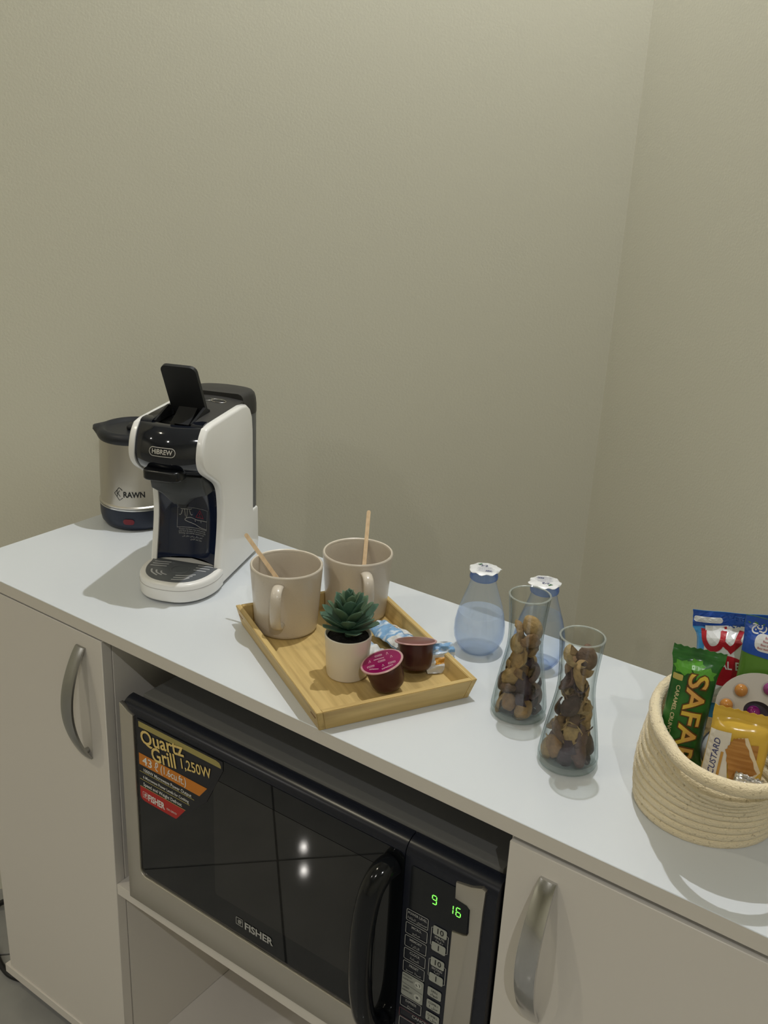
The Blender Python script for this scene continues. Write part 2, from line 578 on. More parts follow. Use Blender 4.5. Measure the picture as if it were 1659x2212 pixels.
cab = thing('cabinet', 'tall cream cabinet with one door and curved dull metal handle at the left end', 'cabinet', group='cabinets under the worktop')
d_ = box('door', 0.0165, XP, 0.002, 0.0185, ZB + 0.001, ZC - TK - 0.004, M_cab, cab, 0.0008, 1)
h_ = bow_handle(d_, 0.284, ZC - 0.045, ZC - 0.226, M_nickel, y=0.002)
h_['label'] = 'bow-shaped satin metal handle'
box('side_panel', 0.006, 0.023, 0.02, D - 0.004, ZB, ZC - TK - 0.0005, M_cab, cab, 0.0006, 1)
box('side_panel', XP - 0.017, XP, 0.02, D - 0.004, ZB, ZC - TK - 0.0005, M_cab, cab, 0.0006, 1)
box('back_panel', 0.006, XP, D - 0.004, D - 0.001, ZB, ZC - TK - 0.0005, M_cab, cab)
box('bottom_board', 0.004, XP, -0.001, D - 0.002, ZB - 0.018, ZB, M_cab, cab, 0.0006, 1)
for x in (0.05, 0.29):
    for y in (0.05, 0.33):
        foot(cab, x, y)

mid = thing('open_cabinet', 'open cream cabinet bay with a shelf carrying the microwave', 'cabinet', group='cabinets under the worktop')
box('shelf', XP + 0.0004, XR - 0.0004, 0.003, D - 0.006, ZC - 0.453, ZC - 0.434, M_cab, mid, 0.0006, 1)
box('bottom_board', XP + 0.0004, XR - 0.0004, -0.001, D - 0.002, ZB - 0.018, ZB, M_cab, mid, 0.0006, 1)
box('back_panel', XP + 0.0004, XR - 0.0004, D - 0.004, D - 0.001, ZB, ZC - TK - 0.0005, M_cab, mid)
for x in (0.40, 0.88):
    for y in (0.05, 0.33):
        foot(mid, x, y)

cab2 = thing('cabinet', 'cream cabinet with one door and shiny chrome handle at the right, under the basket', 'cabinet', group='cabinets under the worktop')
d2 = box('door', XR + 0.006, XE - 0.004, 0.002, 0.0185, ZB + 0.001, ZC - TK - 0.009, M_cab, cab2, 0.0008, 1)
h_ = bow_handle(d2, 1.0085, ZC - 0.052, ZC - 0.236, M_chrome, y=0.002)
h_['label'] = 'bow-shaped polished chrome handle'
box('side_panel', XR, XR + 0.017, 0.02, D - 0.004, ZB, ZC - TK - 0.0005, M_cab, cab2, 0.0006, 1)
box('side_panel', XE - 0.020, XE - 0.003, 0.02, D - 0.004, ZB, ZC - TK - 0.0005, M_cab, cab2, 0.0006, 1)
box('back_panel', XR, XE - 0.003, D - 0.004, D - 0.001, ZB, ZC - TK - 0.0005, M_cab, cab2)
box('bottom_board', XR, XE - 0.002, -0.001, D - 0.002, ZB - 0.018, ZB, M_cab, cab2, 0.0006, 1)
for x in (1.0, 1.19):
    for y in (0.05, 0.33):
        foot(cab2, x, y)

# ------------------------------------------------------------------ microwave oven
MW_W, MW_H = 0.586, 0.338
mw = thing('microwave_oven', 'black and stainless microwave oven on the shelf under the worktop', 'microwave', (0.366, 0.0, ZC - 0.434), (0, 0, math.radians(0.6)))
box('case', 0.018, MW_W - 0.006, 0.022, 0.352, 0.010, MW_H + 0.005, M_mwbody, mw, 0.003, 2)
for x in (0.06, 0.52):
    for y in (0.05, 0.32):
        lathe('foot', [(0, 0), (0.012, 0), (0.011, 0.0105)], M_blk, mw, 16).location = (x, y, 0)
# front: door (left) and control panel (right), top edge rounded back
SPL = 0.469
def front_slab(name, x0, x1, z0, z1, m, parent, y1=0.0215, r=0.018):
    prof = [(y1, z0), (0.0, z0)]
    for k in range(7):
        a = math.radians(90 * k / 6)
        prof.append((r * 1.1 - r * 1.1 * math.cos(a), z1 - r + r * math.sin(a)))
    prof.append((y1, z1))
    return prism(name, prof, x0, x1, m, parent)
door = front_slab('door', 0.0, SPL - 0.0006, 0.004, MW_H, M_navy, mw)
ctrl = front_slab('control_panel', SPL + 0.0006, MW_W, 0.004, MW_H, M_navy, mw)
YF = -0.0006
def fm(y=YF):
    return lambda u, v: (u, y, v)
# glass, window, steel trims
g = Flat().poly(rrect(SPL - 0.0265, 0.266, 0.008, 4, (SPL + 0.0262) / 2, 0.188)).build('glass_pane', fm(-0.0005), M_glass_blk, door)
g['label'] = 'black reflective glass'
M_win = mat('window_glass', (0.014, 0.014, 0.013), 0.012, spec=0.75)
Flat().poly(rrect(0.262, 0.186, 0.004, 3, 0.303, 0.194)).build('window', fm(-0.0009), M_win, door)
def trim(name, poly, y0, y1, m, parent, bev=0.0015):
    return prism(name, poly, y1, y0, m, parent, bev, 2, 'y')
trim('steel_trim', [(-0.001, 0.003), (SPL - 0.0006, 0.003), (SPL - 0.0006, 0.0515), (0.034, 0.0565), (0.028, 0.060), (0.0252, 0.066), (0.0252, 0.322), (0.015, 0.3255), (0.006, 0.331), (-0.001, 0.334)], -0.004, 0.004, M_mwsteel, door)
# lower right trim of the control panel with the notch under the display
sx0, sx1 = 0.5365, 0.5725
poly = [(sx0 - 0.0015, 0.004), (sx1 - 0.004, 0.004), (sx1, 0.30), (sx1 + 0.001, 0.3265), (sx1 - 0.004, 0.3285), (0.556, 0.3235), (0.537, 0.3200), (0.5375, 0.2985),
        (0.5525, 0.2965), (0.5565, 0.2930), (0.5575, 0.262), (0.5560, 0.2575), (0.5520, 0.2550), (0.5370, 0.2520)]
trim('steel_trim', poly, -0.0035, 0.004, M_mwsteel, ctrl)
trim('steel_trim', [(SPL + 0.0006, 0.003), (sx0 - 0.003, 0.003), (sx0 - 0.003, 0.05), (SPL + 0.0006, 0.05)], -0.0035, 0.004, M_mwsteel, ctrl)
# bow handle
pts = [(0.453, -0.002, 0.300), (0.450, -0.018, 0.297), (0.446, -0.031, 0.277), (0.443, -0.038, 0.237), (0.442, -0.040, 0.185), (0.443, -0.038, 0.133), (0.446, -0.031, 0.092), (0.449, -0.018, 0.071), (0.452, -0.002, 0.067)]
from_bm('handle', tube_bm(catmull(pts, 6), 0.012, 16, flat=(0.0145, 0.0135)), mat('handle_black', (0.004, 0.005, 0.007), 0.12), door, True)
# sticker
ML_gold = mat('sticker_gold', (0.47, 0.40, 0.14), 0.3, metal=0.5)
ML_gold2 = mat('sticker_lettering', (0.78, 0.58, 0.20), 0.35)
ML_or = mat('sticker_orange', (0.60, 0.20, 0.015), 0.45)
ML_red = mat('sticker_red', (0.45, 0.02, 0.015), 0.45)
ML_blk = mat('sticker_black', (0.012, 0.012, 0.016), 0.3)
stk = Flat().poly([(0.030, 0.320), (0.190, 0.320), (0.190, 0.306), (0.160, 0.245), (0.104, 0.188), (0.030, 0.188)]).build('sticker', fm(-0.0012), ML_blk, mw)
S1, S2, S3 = -0.0015, -0.0018, -0.0021
Flat().poly([(0.034, 0.3175), (0.178, 0.3175), (0.184, 0.316), (0.187, 0.312), (0.187, 0.3085), (0.034, 0.3085)]).build('gold_bar', fm(S1), ML_gold, stk)
BB = dict(ax='LEFT', ay='BOTTOM_BASELINE')
Flat().text('Quartz', 0.0295, 0.0385, 0.2848, rot=0.155, bold=0.018, fit=0.083, **BB).text('Grill', 0.0305, 0.0590, 0.2650, rot=0.17, bold=0.018, fit=0.0465, **BB).text('1,250W', 0.0215, 0.1125, 0.2778, rot=0.14, bold=0.012, fit=0.0555, **BB).build('lettering', fm(S3), ML_gold2, stk)
Flat().poly([(0.032, 0.2665), (0.1615, 0.2665), (0.147, 0.2480), (0.032, 0.2480)]).build('orange_band', fm(S1), ML_or, stk)
Flat().text('43', 0.0178, 0.0390, 0.2512, bold=0.012, fit=0.0185, **BB).text('\u2113', 0.0190, 0.0625, 0.2512, **BB).text('(1.6cu.ft.)', 0.0165, 0.0740, 0.2530, bold=0.006, fit=0.048, **BB).build('lettering', fm(S2), M_ink_w, stk)
f = Flat()
for z, x1 in ((0.2370, 0.137), (0.2245, 0.128), (0.2125, 0.120)):
    f.poly([(0.032, z + 0.0006), (x1, z + 0.0006), (x1, z - 0.0006), (0.032, z - 0.0006)])
f.build('rule', fm(S1), ML_gold, stk)
Flat().text('1000W Microwave Power Output', 0.0074, 0.0387, 0.2388, bold=0.012, fit=0.092, **BB).text('6 Microwave Power Levels for Cooking', 0.0068, 0.0383, 0.2272, bold=0.012, fit=0.088, **BB).text('Speed and Weight Defrost', 0.0076, 0.0383, 0.2152, bold=0.012, fit=0.0745, **BB).build('lettering', fm(S1), M_ink_w, stk)
Flat().poly([(0.0315, 0.2120), (0.1195, 0.2120), (0.104, 0.1925), (0.101, 0.1895), (0.040, 0.1895), (0.034, 0.1915), (0.0315, 0.196)]).build('red_band', fm(S1), ML_red, stk)
def fisher_mark(f, x, z, s, w):
    f.stroke(rrect(s, s, s * 0.08, 2, x, z), w, True)
    for k in range(3):
        dx = (-0.16 + 0.16 * k) * s
        f.stroke([(x + dx - 0.02 * s, z - 0.32 * s), (x + dx + 0.04 * s, z - 0.02 * s), (x + dx + 0.16 * s, z + 0.22 * s)], w * 1.3)
    f.stroke([(x - 0.30 * s, z + 0.02 * s), (x + 0.34 * s, z + 0.02 * s)], w)
    f.stroke([(x - 0.18 * s, z + 0.20 * s), (x + 0.30 * s, z + 0.30 * s)], w)
    return f
f = Flat().text('FISHER', 0.0145, 0.0470, 0.1945, bold=0.03, fit=0.0325, **BB).text('FEM-G8943V', 0.0046, 0.0835, 0.1965, fit=0.0195, **BB)
fisher_mark(f, 0.0415, 0.2005, 0.009, 0.0006).build('lettering', fm(S2), M_ink_w, stk)
f = Flat().text('FISHER', 0.0160, 0.2255, 0.0722, bold=0.03, fit=0.0495, **BB)
fisher_mark(f, 0.2165, 0.0785, 0.0115, 0.0008).build('lettering', fm(-0.0013), M_ink_g, door, label='grey maker name on the oven door')
# display
ML_disp = mat('display_dark', (0.008, 0.010, 0.012), 0.12)
disp = Flat().poly(rrect(0.076, 0.060, 0.003, 3, 0.5165, 0.281)).build('display', fm(-0.0008), ML_disp, mw)
ML_dig = mat('green_digits', (0.1, 0.6, 0.1), 0.5, emit=((0.18, 0.9, 0.08), 1.6))
SEG = {'a': ((0, 1), (1, 1)), 'b': ((1, 1), (1, .5)), 'c': ((1, .5), (1, 0)), 'd': ((0, 0), (1, 0)), 'e': ((0, .5), (0, 0)), 'f': ((0, 1), (0, .5)), 'g': ((0, .5), (1, .5))}
DIG = {'9': 'abcdfg', '1': 'bc', '6': 'acdefg'}
for ch, ox, oz in (('9', 0.5085, 0.2745), ('1', 0.5300, 0.2745), ('6', 0.5395, 0.2745)):
    f = Flat()
    for sname in DIG[ch]:
        (x0, y0), (x1, y1) = SEG[sname]
        dx, dz = 0.0055, 0.0115
        a = Vector((ox + x0 * dx, oz + y0 * dz)); b = Vector((ox + x1 * dx, oz + y1 * dz))
        c = (a + b) / 2
        f.stroke([tuple(c + (a - c) * 0.78), tuple(c + (b - c) * 0.78)], 0.0011)
    f.build('digit', fm(-0.0012), ML_dig, disp, label='glowing green clock digit ' + ch)
# keys
M_key = mat('key_grey', (0.36, 0.37, 0.33), 0.5)
M_keyline = mat('key_outline', (0.45, 0.45, 0.42), 0.5)
AR = {'level': '\u0645\u0633\u062a\u0648\u0649', }
def keyline(x0, x1, zt, zb, words, ar, m=M_keyline):
    k = Flat().stroke(rrect(x1 - x0, zt - zb, 0.0016, 3, (x0 + x1) / 2, (zt + zb) / 2), 0.0007, True).build('key', fm(-0.0010), m, mw)
    Flat().text(words, 0.0050, (x0 + x1) / 2, zt - 0.0045, bold=0.012, sx=0.82).text(ar, 0.0052, (x0 + x1) / 2, zb + 0.0042, sx=0.9).build('lettering', fm(-0.0010), M_ink_g, k)
KX0, KX1 = 0.4765, 0.5055
lev = '\uFE94\uFED7\uFE8E\uFEC4\uFEDF\uFE8D \uFEEF\uFEEE\uFE98\uFEB4\uFEE3'
mic = '\uFEEE\uFEAE\uFED4\uFEBB'
mem = '\uFE93\uFEAE\uFEDB\uFE8D\uFEAC\uFEDF\uFE8D'
clk = '\uFE94\uFECB\uFE8E\uFEB4\uFEDF\uFE8D'
pre = '\uFEEE\uFE92\uFEB4\uFEE3 \uFEC2\uFE92\uFEBF'
exp_ = '\uFECA\uFEF3\uFEAE\uFEB3'
gri = '\uFE80\uFE8D\uFEEE\uFEB7'
mix = '\uFEDE\uFE98\uFEE3'
for i, (wd_, ar) in enumerate((('POWER LEVEL', lev), ('MICRO.', mic), ('MEMORY', mem), ('CLOCK', clk), ('PRESET', pre))):
    zt = 0.2490 - 0.01885 * i
    keyline(KX0, KX1, zt, zt - 0.0158, wd_, ar)
gk = Flat().poly(rrect(0.030, 0.0345, 0.0022, 3, 0.491, 0.1385)).build('key', fm(-0.0010), M_key, mw)
f = Flat().text('WEIGHT', 0.0034, 0.4835, 0.1520).text('DEFROST', 0.0034, 0.4845, 0.1470).text('SPEED', 0.0034, 0.4825, 0.1350).text('DEFROST', 0.0034, 0.4845, 0.1300)
f.stroke([(0.4765, 0.1405), (0.5055, 0.1375)], 0.0004)
f.build('lettering', fm(-0.0013), M_ink_k, gk)
M_keyd = mat('key_pale', (0.55, 0.56, 0.50), 0.5)
Flat().disc(0.4985, 0.1480, 0.0048).disc(0.4985, 0.1290, 0.0048).build('symbol_disc', fm(-0.0013), M_keyd, gk)
f = Flat().stroke([(0.4958, 0.1485), (0.4965, 0.1462), (0.498, 0.1462)], 0.0009).stroke([(0.4995, 0.150), (0.5012, 0.149), (0.501, 0.1465)], 0.0009)
for k in range(3):
    a = k * PI / 3
    f.stroke([(0.4985 - 0.0026 * math.cos(a), 0.129 - 0.0026 * math.sin(a)), (0.4985 + 0.0026 * math.cos(a), 0.129 + 0.0026 * math.sin(a))], 0.0006)
f.build('symbol', fm(-0.0016), M_ink_k, gk)
keyline(KX0 - 0.0006, KX1 - 0.0006, 0.1195, 0.1045, 'EXPRESS', exp_)
M_keyred = mat('key_outline_red', (0.16, 0.05, 0.06), 0.5)
k_ = Flat().stroke(rrect(0.0585, 0.0125, 0.0016, 3, 0.5045, 0.0940), 0.0007, True).build('key', fm(-0.0010), M_keyred, mw)
Flat().text('CANCEL', 0.0060, 0.5045, 0.0965, bold=0.012).text('\uFE80\uFE8E\uFED0\uFEDF\uFE87', 0.005, 0.5045, 0.0905).build('lettering', fm(-0.0010), M_ink_g, k_)
keyline(KX0 - 0.0006, 0.533, 0.0865, 0.0720, 'START', '\uFE83\uFEAA\uFE91')
def keysolid(x0, x1, zt, zb, top, big=None):
    k = Flat().poly(rrect(x1 - x0, zt - zb, 0.0022, 3, (x0 + x1) / 2, (zt + zb) / 2)).build('key', fm(-0.0010), M_key, mw)
    f = Flat()
    if big:
        f.text(big, 0.0105, (x0 + x1) / 2, (zt + zb) / 2, bold=0.012)
    else:
        f.text(top[0], 0.0042, (x0 + x1) / 2, zt - 0.0042, sx=0.9).text(top[1], 0.0052, (x0 + x1) / 2, zb + 0.0042)
    f.build('lettering', fm(-0.0013), M_ink_k, k)
for i, (dz, unit, ar) in enumerate(((0.0, 'MINUTE', '\uFE94\uFED8\uFEF4\uFED7\uFEA9'), (-0.0452, 'SECOND', '\uFE94\uFEF4\uFEE7\uFE8E\uFE9B'))):
    keysolid(0.5125, 0.5305, 0.2462 + dz, 0.2335 + dz, None, '10')
    keysolid(0.5120, 0.5305, 0.2230 + dz, 0.2105 + dz, None, '1')
    k_ = Flat().stroke([(0.5130, 0.2425 + dz), (0.5104, 0.2415 + dz), (0.5104, 0.2175 + dz), (0.5122, 0.2165 + dz)], 0.0007).stroke([(0.5300, 0.2400 + dz), (0.5328, 0.2390 + dz), (0.5328, 0.2150 + dz), (0.5303, 0.2140 + dz)], 0.0007).build('key_bracket', fm(-0.0010), M_keyline, mw)
    Flat().text(unit, 0.0042, 0.5216, 0.2305 + dz, bold=0.012, sx=0.85).text(ar, 0.0045, 0.5216, 0.2260 + dz).build('lettering', fm(-0.0010), M_ink_g, k_)
for zt, tx, ar in ((0.1560, 'GRILL', gri), (0.1372, 'COMB.1', '1 ' + mix), (0.1185, 'COMB.2', '2 ' + mix)):
    keysolid(0.5115, 0.5300, zt, zt - 0.0135, (tx, ar))

# ------------------------------------------------------------------ capsule coffee machine
cm = thing('coffee_machine', 'white and black capsule coffee machine with its lid flipped open', 'coffee machine', (0.3137, 0.1729, ZC), (0, 0, math.radians(21)))
HW = 0.056
front_pts = [(-0.004, 0.005), (-0.002, 0.034), (0.0075, 0.080), (0.0115, 0.115), (0.0085, 0.146), (-0.001, 0.163), (-0.021, 0.177), (-0.045, 0.193), (-0.0545, 0.209), (-0.053, 0.227), (-0.046, 0.243), (-0.036, 0.2535)]
fc = catmull(front_pts, 4)
shell_poly = fc + [(-0.02, 0.2560), (0.02, 0.2565), (0.085, 0.257), (0.104, 0.2545), (0.117, 0.246), (0.125, 0.232), (0.128, 0.21), (0.129, 0.150), (0.129, 0.079), (0.149, 0.079), (0.1505, 0.05), (0.151, 0.02), (0.148, 0.008), (0.141, 0.005), (0.10, 0.005), (0.05, 0.005)]
for sgn in (-1, 1):
    x0, x1 = (HW - 0.010, HW) if sgn > 0 else (-HW + 0.010, -HW)
    bm = bmesh.new()
    a = [bm.verts.new((x0, p[0], p[1])) for p in shell_poly]
    b = [bm.verts.new((x1, p[0], p[1])) for p in shell_poly]
    n = len(shell_poly)
    bm.faces.new(a)
    fo = bm.faces.new(b)
    for i in range(n):
        bm.faces.new((a[i], b[i], b[(i + 1) % n], a[(i + 1) % n]))
    bmesh.ops.recalc_face_normals(bm, faces=bm.faces)
    bmesh.ops.bevel(bm, geom=list(fo.edges), offset=0.006, segments=4, profile=0.5, affect='EDGES', clamp_overlap=True)
    bmesh.ops.triangulate(bm, faces=[f for f in bm.faces if len(f.verts) > 4])
    from_bm('side_shell', bm, M_white, cm, True, 50)
box('base', -HW + 0.012, HW - 0.012, 0.0, 0.146, 0.0, 0.012, M_blk, cm, 0.002)
# black front: a bulging drum above, a hollow niche below
def front_y(x, s, z):
    k = 1 - (x / 0.046) ** 2
    up = min(1, max(0, (z - 0.150) / 0.045))
    up = up * up * (3 - 2 * up)
    return s + 0.003 + (-0.012 * up + 0.020 * (1 - up)) * k
def sheet(name, contour, nx, m, x0=-0.0465, x1=0.0465, dy=0.0, fn=None):
    bm = bmesh.new()
    rows = []
    for s, z in contour:
        rows.append([bm.verts.new((x0 + (x1 - x0) * i / nx, (fn or front_y)(x0 + (x1 - x0) * i / nx, s, z) + dy, z)) for i in range(nx + 1)])
    for a, b in zip(rows, rows[1:]):
        for i in range(nx):
            bm.faces.new((a[i], a[i + 1], b[i + 1], b[i]))
    # back skin so that it is a solid slab
    ex = bmesh.ops.extrude_face_region(bm, geom=list(bm.faces))
    for v in [g_ for g_ in ex['geom'] if isinstance(g_, bmesh.types.BMVert)]:
        v.co.y += 0.012
    return from_bm(name, bm, m, cm, True, 50)
lo_c = [p for p in fc if p[1] <= 0.166]
hi_c = [p for p in fc if p[1] >= 0.163]
fp = sheet('front_panel', [(p[0], max(p[1], 0.034)) for p in lo_c if p[1] >= 0.03], 14, mat('niche_black', (0.004, 0.011, 0.040), 0.07, coat=0.5))
dr = sheet('front_drum', hi_c, 14, M_gloss)
# core behind the front, filling the machine
prism('core', [(0.045, 0.012), (0.045, 0.170), (-0.01, 0.205), (-0.015, 0.236), (0.0, 0.2475), (0.128, 0.2475), (0.128, 0.012)], -0.046, 0.046, M_blk, cm)
# top cover in two pieces around the flap opening
def top_z(x, y):
    return 0.2572 + 0.0035 * (1 - (x / 0.046) ** 2) - max(0, (-0.005 - y)) * 0.10
def top_piece(name, x0, x1, y0, y1, m, zt=0.0, nx=8, ny=8):
    bm = bmesh.new()
    g_ = [[bm.verts.new((x0 + (x1 - x0) * i / nx, y0 + (y1 - y0) * j / ny, top_z(x0 + (x1 - x0) * i / nx, y0 + (y1 - y0) * j / ny) + zt)) for i in range(nx + 1)] for j in range(ny + 1)]
    for j in range(ny):
        for i in range(nx):
            bm.faces.new((g_[j][i], g_[j][i + 1], g_[j + 1][i + 1], g_[j + 1][i]))
    ex = bmesh.ops.extrude_face_region(bm, geom=list(bm.faces))
    for v in [q for q in ex['geom'] if isinstance(q, bmesh.types.BMVert)]:
        v.co.z -= 0.009
    return from_bm(name, bm, m, cm, True, 50)
top_piece('top_cover', -0.0462, 0.0462, 0.030, 0.112, M_dgrey)
top_piece('top_cover', -0.0462, -0.0300, -0.030, 0.0298, M_dgrey, nx=3)
top_piece('top_cover', 0.0300, 0.0462, -0.030, 0.0298, M_dgrey, nx=3)
# glossy collar bridging drum and top, cut by the opening
for x0, x1 in ((-0.0465, -0.029), (0.029, 0.0465)):
    sheet('collar', [(-0.036, 0.2530), (-0.033, 0.2558), (-0.028, 0.2575)], 4, M_gloss, x0, x1, fn=lambda x, s, z: s + 0.002)
# flap: a rounded plate standing on its hinge, and its arms
fl_b, fl_t = Vector((0, 0.022, 0.256)), Vector((0, -0.002, 0.327))
ax_ = (fl_t - fl_b).normalized()
nn_ = Vector((1, 0, 0)).cross(ax_)
Lf = (fl_t - fl_b).length
bm = bmesh.new()
pol = []
for p in rrect(0.052, Lf, 0.008, 4, 0, Lf / 2):
    t_ = p[1] / Lf
    pol.append((p[0] * (1.0 + 0.06 * math.sin(PI * t_)) + (0.006 * (1 - t_) - 0.004), p[1]))
for off in (0.0, 0.006):
    pass
va = [bm.verts.new(fl_b + Vector((p[0], 0, 0)) + ax_ * p[1]) for p in pol]
vb = [bm.verts.new(fl_b + Vector((p[0], 0, 0)) + ax_ * p[1] - nn_ * 0.006) for p in pol]
bm.faces.new(va); bm.faces.new(vb)
for i in range(len(pol)):
    j = (i + 1) % len(pol)
    bm.faces.new((va[i], va[j], vb[j], vb[i]))
bmesh.ops.recalc_face_normals(bm, faces=bm.faces)
flap = from_bm('lid_flap', bm, M_blk, cm, True, 40)
prism('hinge_block', [(0.030, 0.248), (0.030, 0.262), (0.018, 0.266), (0.006, 0.258), (-0.012, 0.249)], -0.012, 0.016, M_blk, flap)
prism('hinge_arm', [(0.030, 0.250), (0.030, 0.262), (0.016, 0.2685), (-0.026, 0.2555), (-0.026, 0.250)], 0.0255, 0.0295, M_blk, flap)
prism('hinge_arm', [(0.030, 0.250), (0.030, 0.262), (0.016, 0.2675), (-0.026, 0.2550), (-0.026, 0.250)], -0.0295, -0.0265, M_blk, flap)
# buttons
f = lathe('button', [(0, 0.0016), (0.0075, 0.0014), (0.0085, 0)], M_blk, cm, 28)
f.location = (-0.003, 0.086, top_z(0, 0.09)); f.scale = (1.25, 0.8, 1)
f2 = lathe('button', [(0, 0.0016), (0.0075, 0.0014), (0.0085, 0)], M_blk, cm, 28)
f2.location = (0.0185, 0.084, top_z(0.018, 0.09)); f2.scale = (1.25, 0.8, 1)
for cx in (-0.003, 0.0185):
    from_bm('button_ring', tube_bm([(cx + 0.0115 * math.cos(a), 0.085 + 0.0078 * math.sin(a), top_z(cx + 0.0115 * math.cos(a), 0.085) + 0.0006) for a in [2 * PI * i / 32 for i in range(32)]], 0.0006, 6, True), M_chrome, cm, True)
# drip tray
def dpoly(grow=0.0, back=0.012, n=28):
    out = []
    for k in range(n + 1):
        a = PI + PI * k / n
        c, s = math.cos(a), math.sin(a)
        ex = 0.80
        out.append(((0.0585 + grow) * (abs(c) ** ex) * (1 if c > 0 else -1), -0.010 + (0.0665 + grow) * s * 0.99))
    out.append((0.0575 + grow * 0.5, 0.004))
    out.append((0.045, back)); out.append((0.0, back + 0.012)); out.append((-0.045, back))
    out.append((-0.0575 - grow * 0.5, 0.004))
    return out
dt = prism('drip_tray', dpoly(), 0.0035, 0.0325, M_white, cm, 0.0045, 4, 'z')
prism('drip_tray_seam', dpoly(0.00025), 0.0225, 0.0231, mat('seam_grey', (0.35, 0.33, 0.31), 0.5), dt, 0, 1, 'z')
prism('tray_foot', dpoly(-0.012), 0.0, 0.006, M_blk, dt, 0, 1, 'z')
gp = prism('drip_grate', [(p[0], min(p[1], 0.004)) for p in dpoly(-0.0085, 0.004)], 0.0305, 0.0333, M_plate, cm, 0.0008, 2, 'z')
zt_ = 0.0335
def tm(dz=0.0):
    return lambda u, v: (u, v, zt_ + dz)
slots = []
for k in range(3):
    slots.append([(-0.044, -0.010 - 0.0075 * k), (-0.020, -0.006 - 0.0075 * k)])
    slots.append([(0.022, -0.004 - 0.0080 * k), (0.045 - 0.002 * k, -0.002 - 0.0085 * k)])
    slots.append([(-0.036 + 0.008 * k, -0.036 - 0.001 * k), (-0.031 + 0.0075 * k, -0.046 + 0.0005 * k), (-0.019 + 0.006 * k, -0.054 + 0.003 * k)])
    slots.append([(0.006, -0.046 - 0.0072 * k), (0.020, -0.042 - 0.0072 * k), (0.032 - 0.002 * k, -0.034 - 0.0065 * k)])
for sl in slots:
    Flat().stroke(catmull(sl, 4), 0.0026).build('slot', tm(0.0002), M_slot, gp)
lathe('drain_cup', [(0.012, 0.0004), (0.0135, 0.0008), (0.014, 0.0), (0.0, 0.0002)], M_plate, gp, 28).location = (0.003, -0.024, 0.0334)
# lever ledge, spout block and nozzle
M_ledge = mat('ledge_black', (0.008, 0.009, 0.011), 0.25)
prism('capsule_ledge', rrect(0.056, 0.034, 0.011, 6, -0.002, -0.052), 0.1815, 0.1965, M_ledge, cm, 0.003, 3, 'z')
sp = prism('spout_block', [(-0.041, 0.1800), (0.041, 0.1800), (0.043, 0.150), (0.024, 0.144), (0.010, 0.130), (-0.008, 0.130), (-0.022, 0.146), (-0.041, 0.152)], -0.036, 0.016, M_grey, cm, 0.003, 3, 'y')
for v in sp.data.vertices:
    v.co.y += 0.010 * (v.co.x / 0.042) ** 2 + max(0, 0.165 - v.co.z) * 0.55
lathe('nozzle', [(0.009, 0.006), (0.0075, 0.0), (0.0, 0.0)], M_blk, sp, 20).location = (0.001, -0.006, 0.1245)
# logo on the drum
def drum_map(u, v):
    z = 0.2225 + v
    s = np.interp(z, [p[1] for p in hi_c], [p[0] for p in hi_c])
    return (u, front_y(u, s, z) - 0.0006, z)
f = Flat().stroke(rrect(0.038, 0.0118, 0.0058, 6), 0.0009, True)
f.text('HiBREW', 0.0092, 0, 0, bold=0.02, fit=0.030)
f.build('lettering', drum_map, mat('logo_silver', (0.62, 0.60, 0.56), 0.4), cm, 0.004)
# printed warning on the niche
def niche_map(u, v):
    z = v
    s = np.interp(z, [p[1] for p in lo_c], [p[0] for p in lo_c])
    return (u, front_y(u, s, z) - 0.0006, z)
f = Flat().stroke([(-0.024, 0.108), (0.023, 0.108), (0.023, 0.078), (-0.024, 0.078)], 0.0006, True)
f.stroke([(-0.020, 0.1065), (-0.019, 0.1055), (-0.005, 0.1055), (-0.004, 0.1065)], 0.0009)
f.stroke([(-0.0145, 0.105), (-0.0135, 0.096), (-0.0115, 0.092), (-0.0105, 0.098), (-0.0105, 0.105)], 0.0008)
f.stroke([(-0.0175, 0.104), (-0.0190, 0.098), (-0.0205, 0.0965), (-0.0220, 0.0975)], 0.0009)
f.stroke([(-0.0075, 0.104), (-0.0055, 0.098), (-0.0040, 0.0965), (-0.0025, 0.0975)], 0.0009)
f.stroke(catmull([(0.023, 0.0915), (0.012, 0.0905), (0.004, 0.0905), (-0.005, 0.0930), (-0.012, 0.0915), (-0.0135, 0.0890), (-0.009, 0.0865), (0.002, 0.0835), (0.012, 0.0800), (0.023, 0.0795)], 4), 0.0008)
f.stroke([(0.002, 0.0900), (0.0025, 0.0875)], 0.0007).stroke([(0.012, 0.0903), (0.0123, 0.0872)], 0.0007)
f.text('Caution: hot liquid, keep hands and body', 0.0031, 0, 0.0752, sx=0.82).text('away from the spout, do not touch it while', 0.0031, 0, 0.0722, sx=0.80).text('brewing, wait until the machine is cool', 0.0031, -0.001, 0.0692, sx=0.82)
f.text('\uFEF0\uFEE0\uFECB \uFEAE\uFEC4\uFEA7 \uFEE6\uFEA7\uFE8E\uFEB3 \uFEDE\uFE8B\uFE8E\uFEB3 \uFEAD\uFEAC\uFEA3\uFE8D', 0.0034, 0, 0.0650, sx=0.9).text('\uFEF1\uFEAA\uFEF3\uFEF7\uFE8D \uFEAA\uFECC\uFE91\uFE8D \uFEAF\uFE8E\uFEEC\uFE9F', 0.0034, 0.006, 0.0612, sx=0.9)
f.build('warning_print', niche_map, M_ink_g, cm, 0.004)
f = Flat().stroke([(0.0030, 0.0945), (0.0095, 0.1055), (0.0160, 0.0945)], 0.0011, True).stroke([(0.0095, 0.1015), (0.0095, 0.0985)], 0.0011).disc(0.0095, 0.0965, 0.0006, 8)
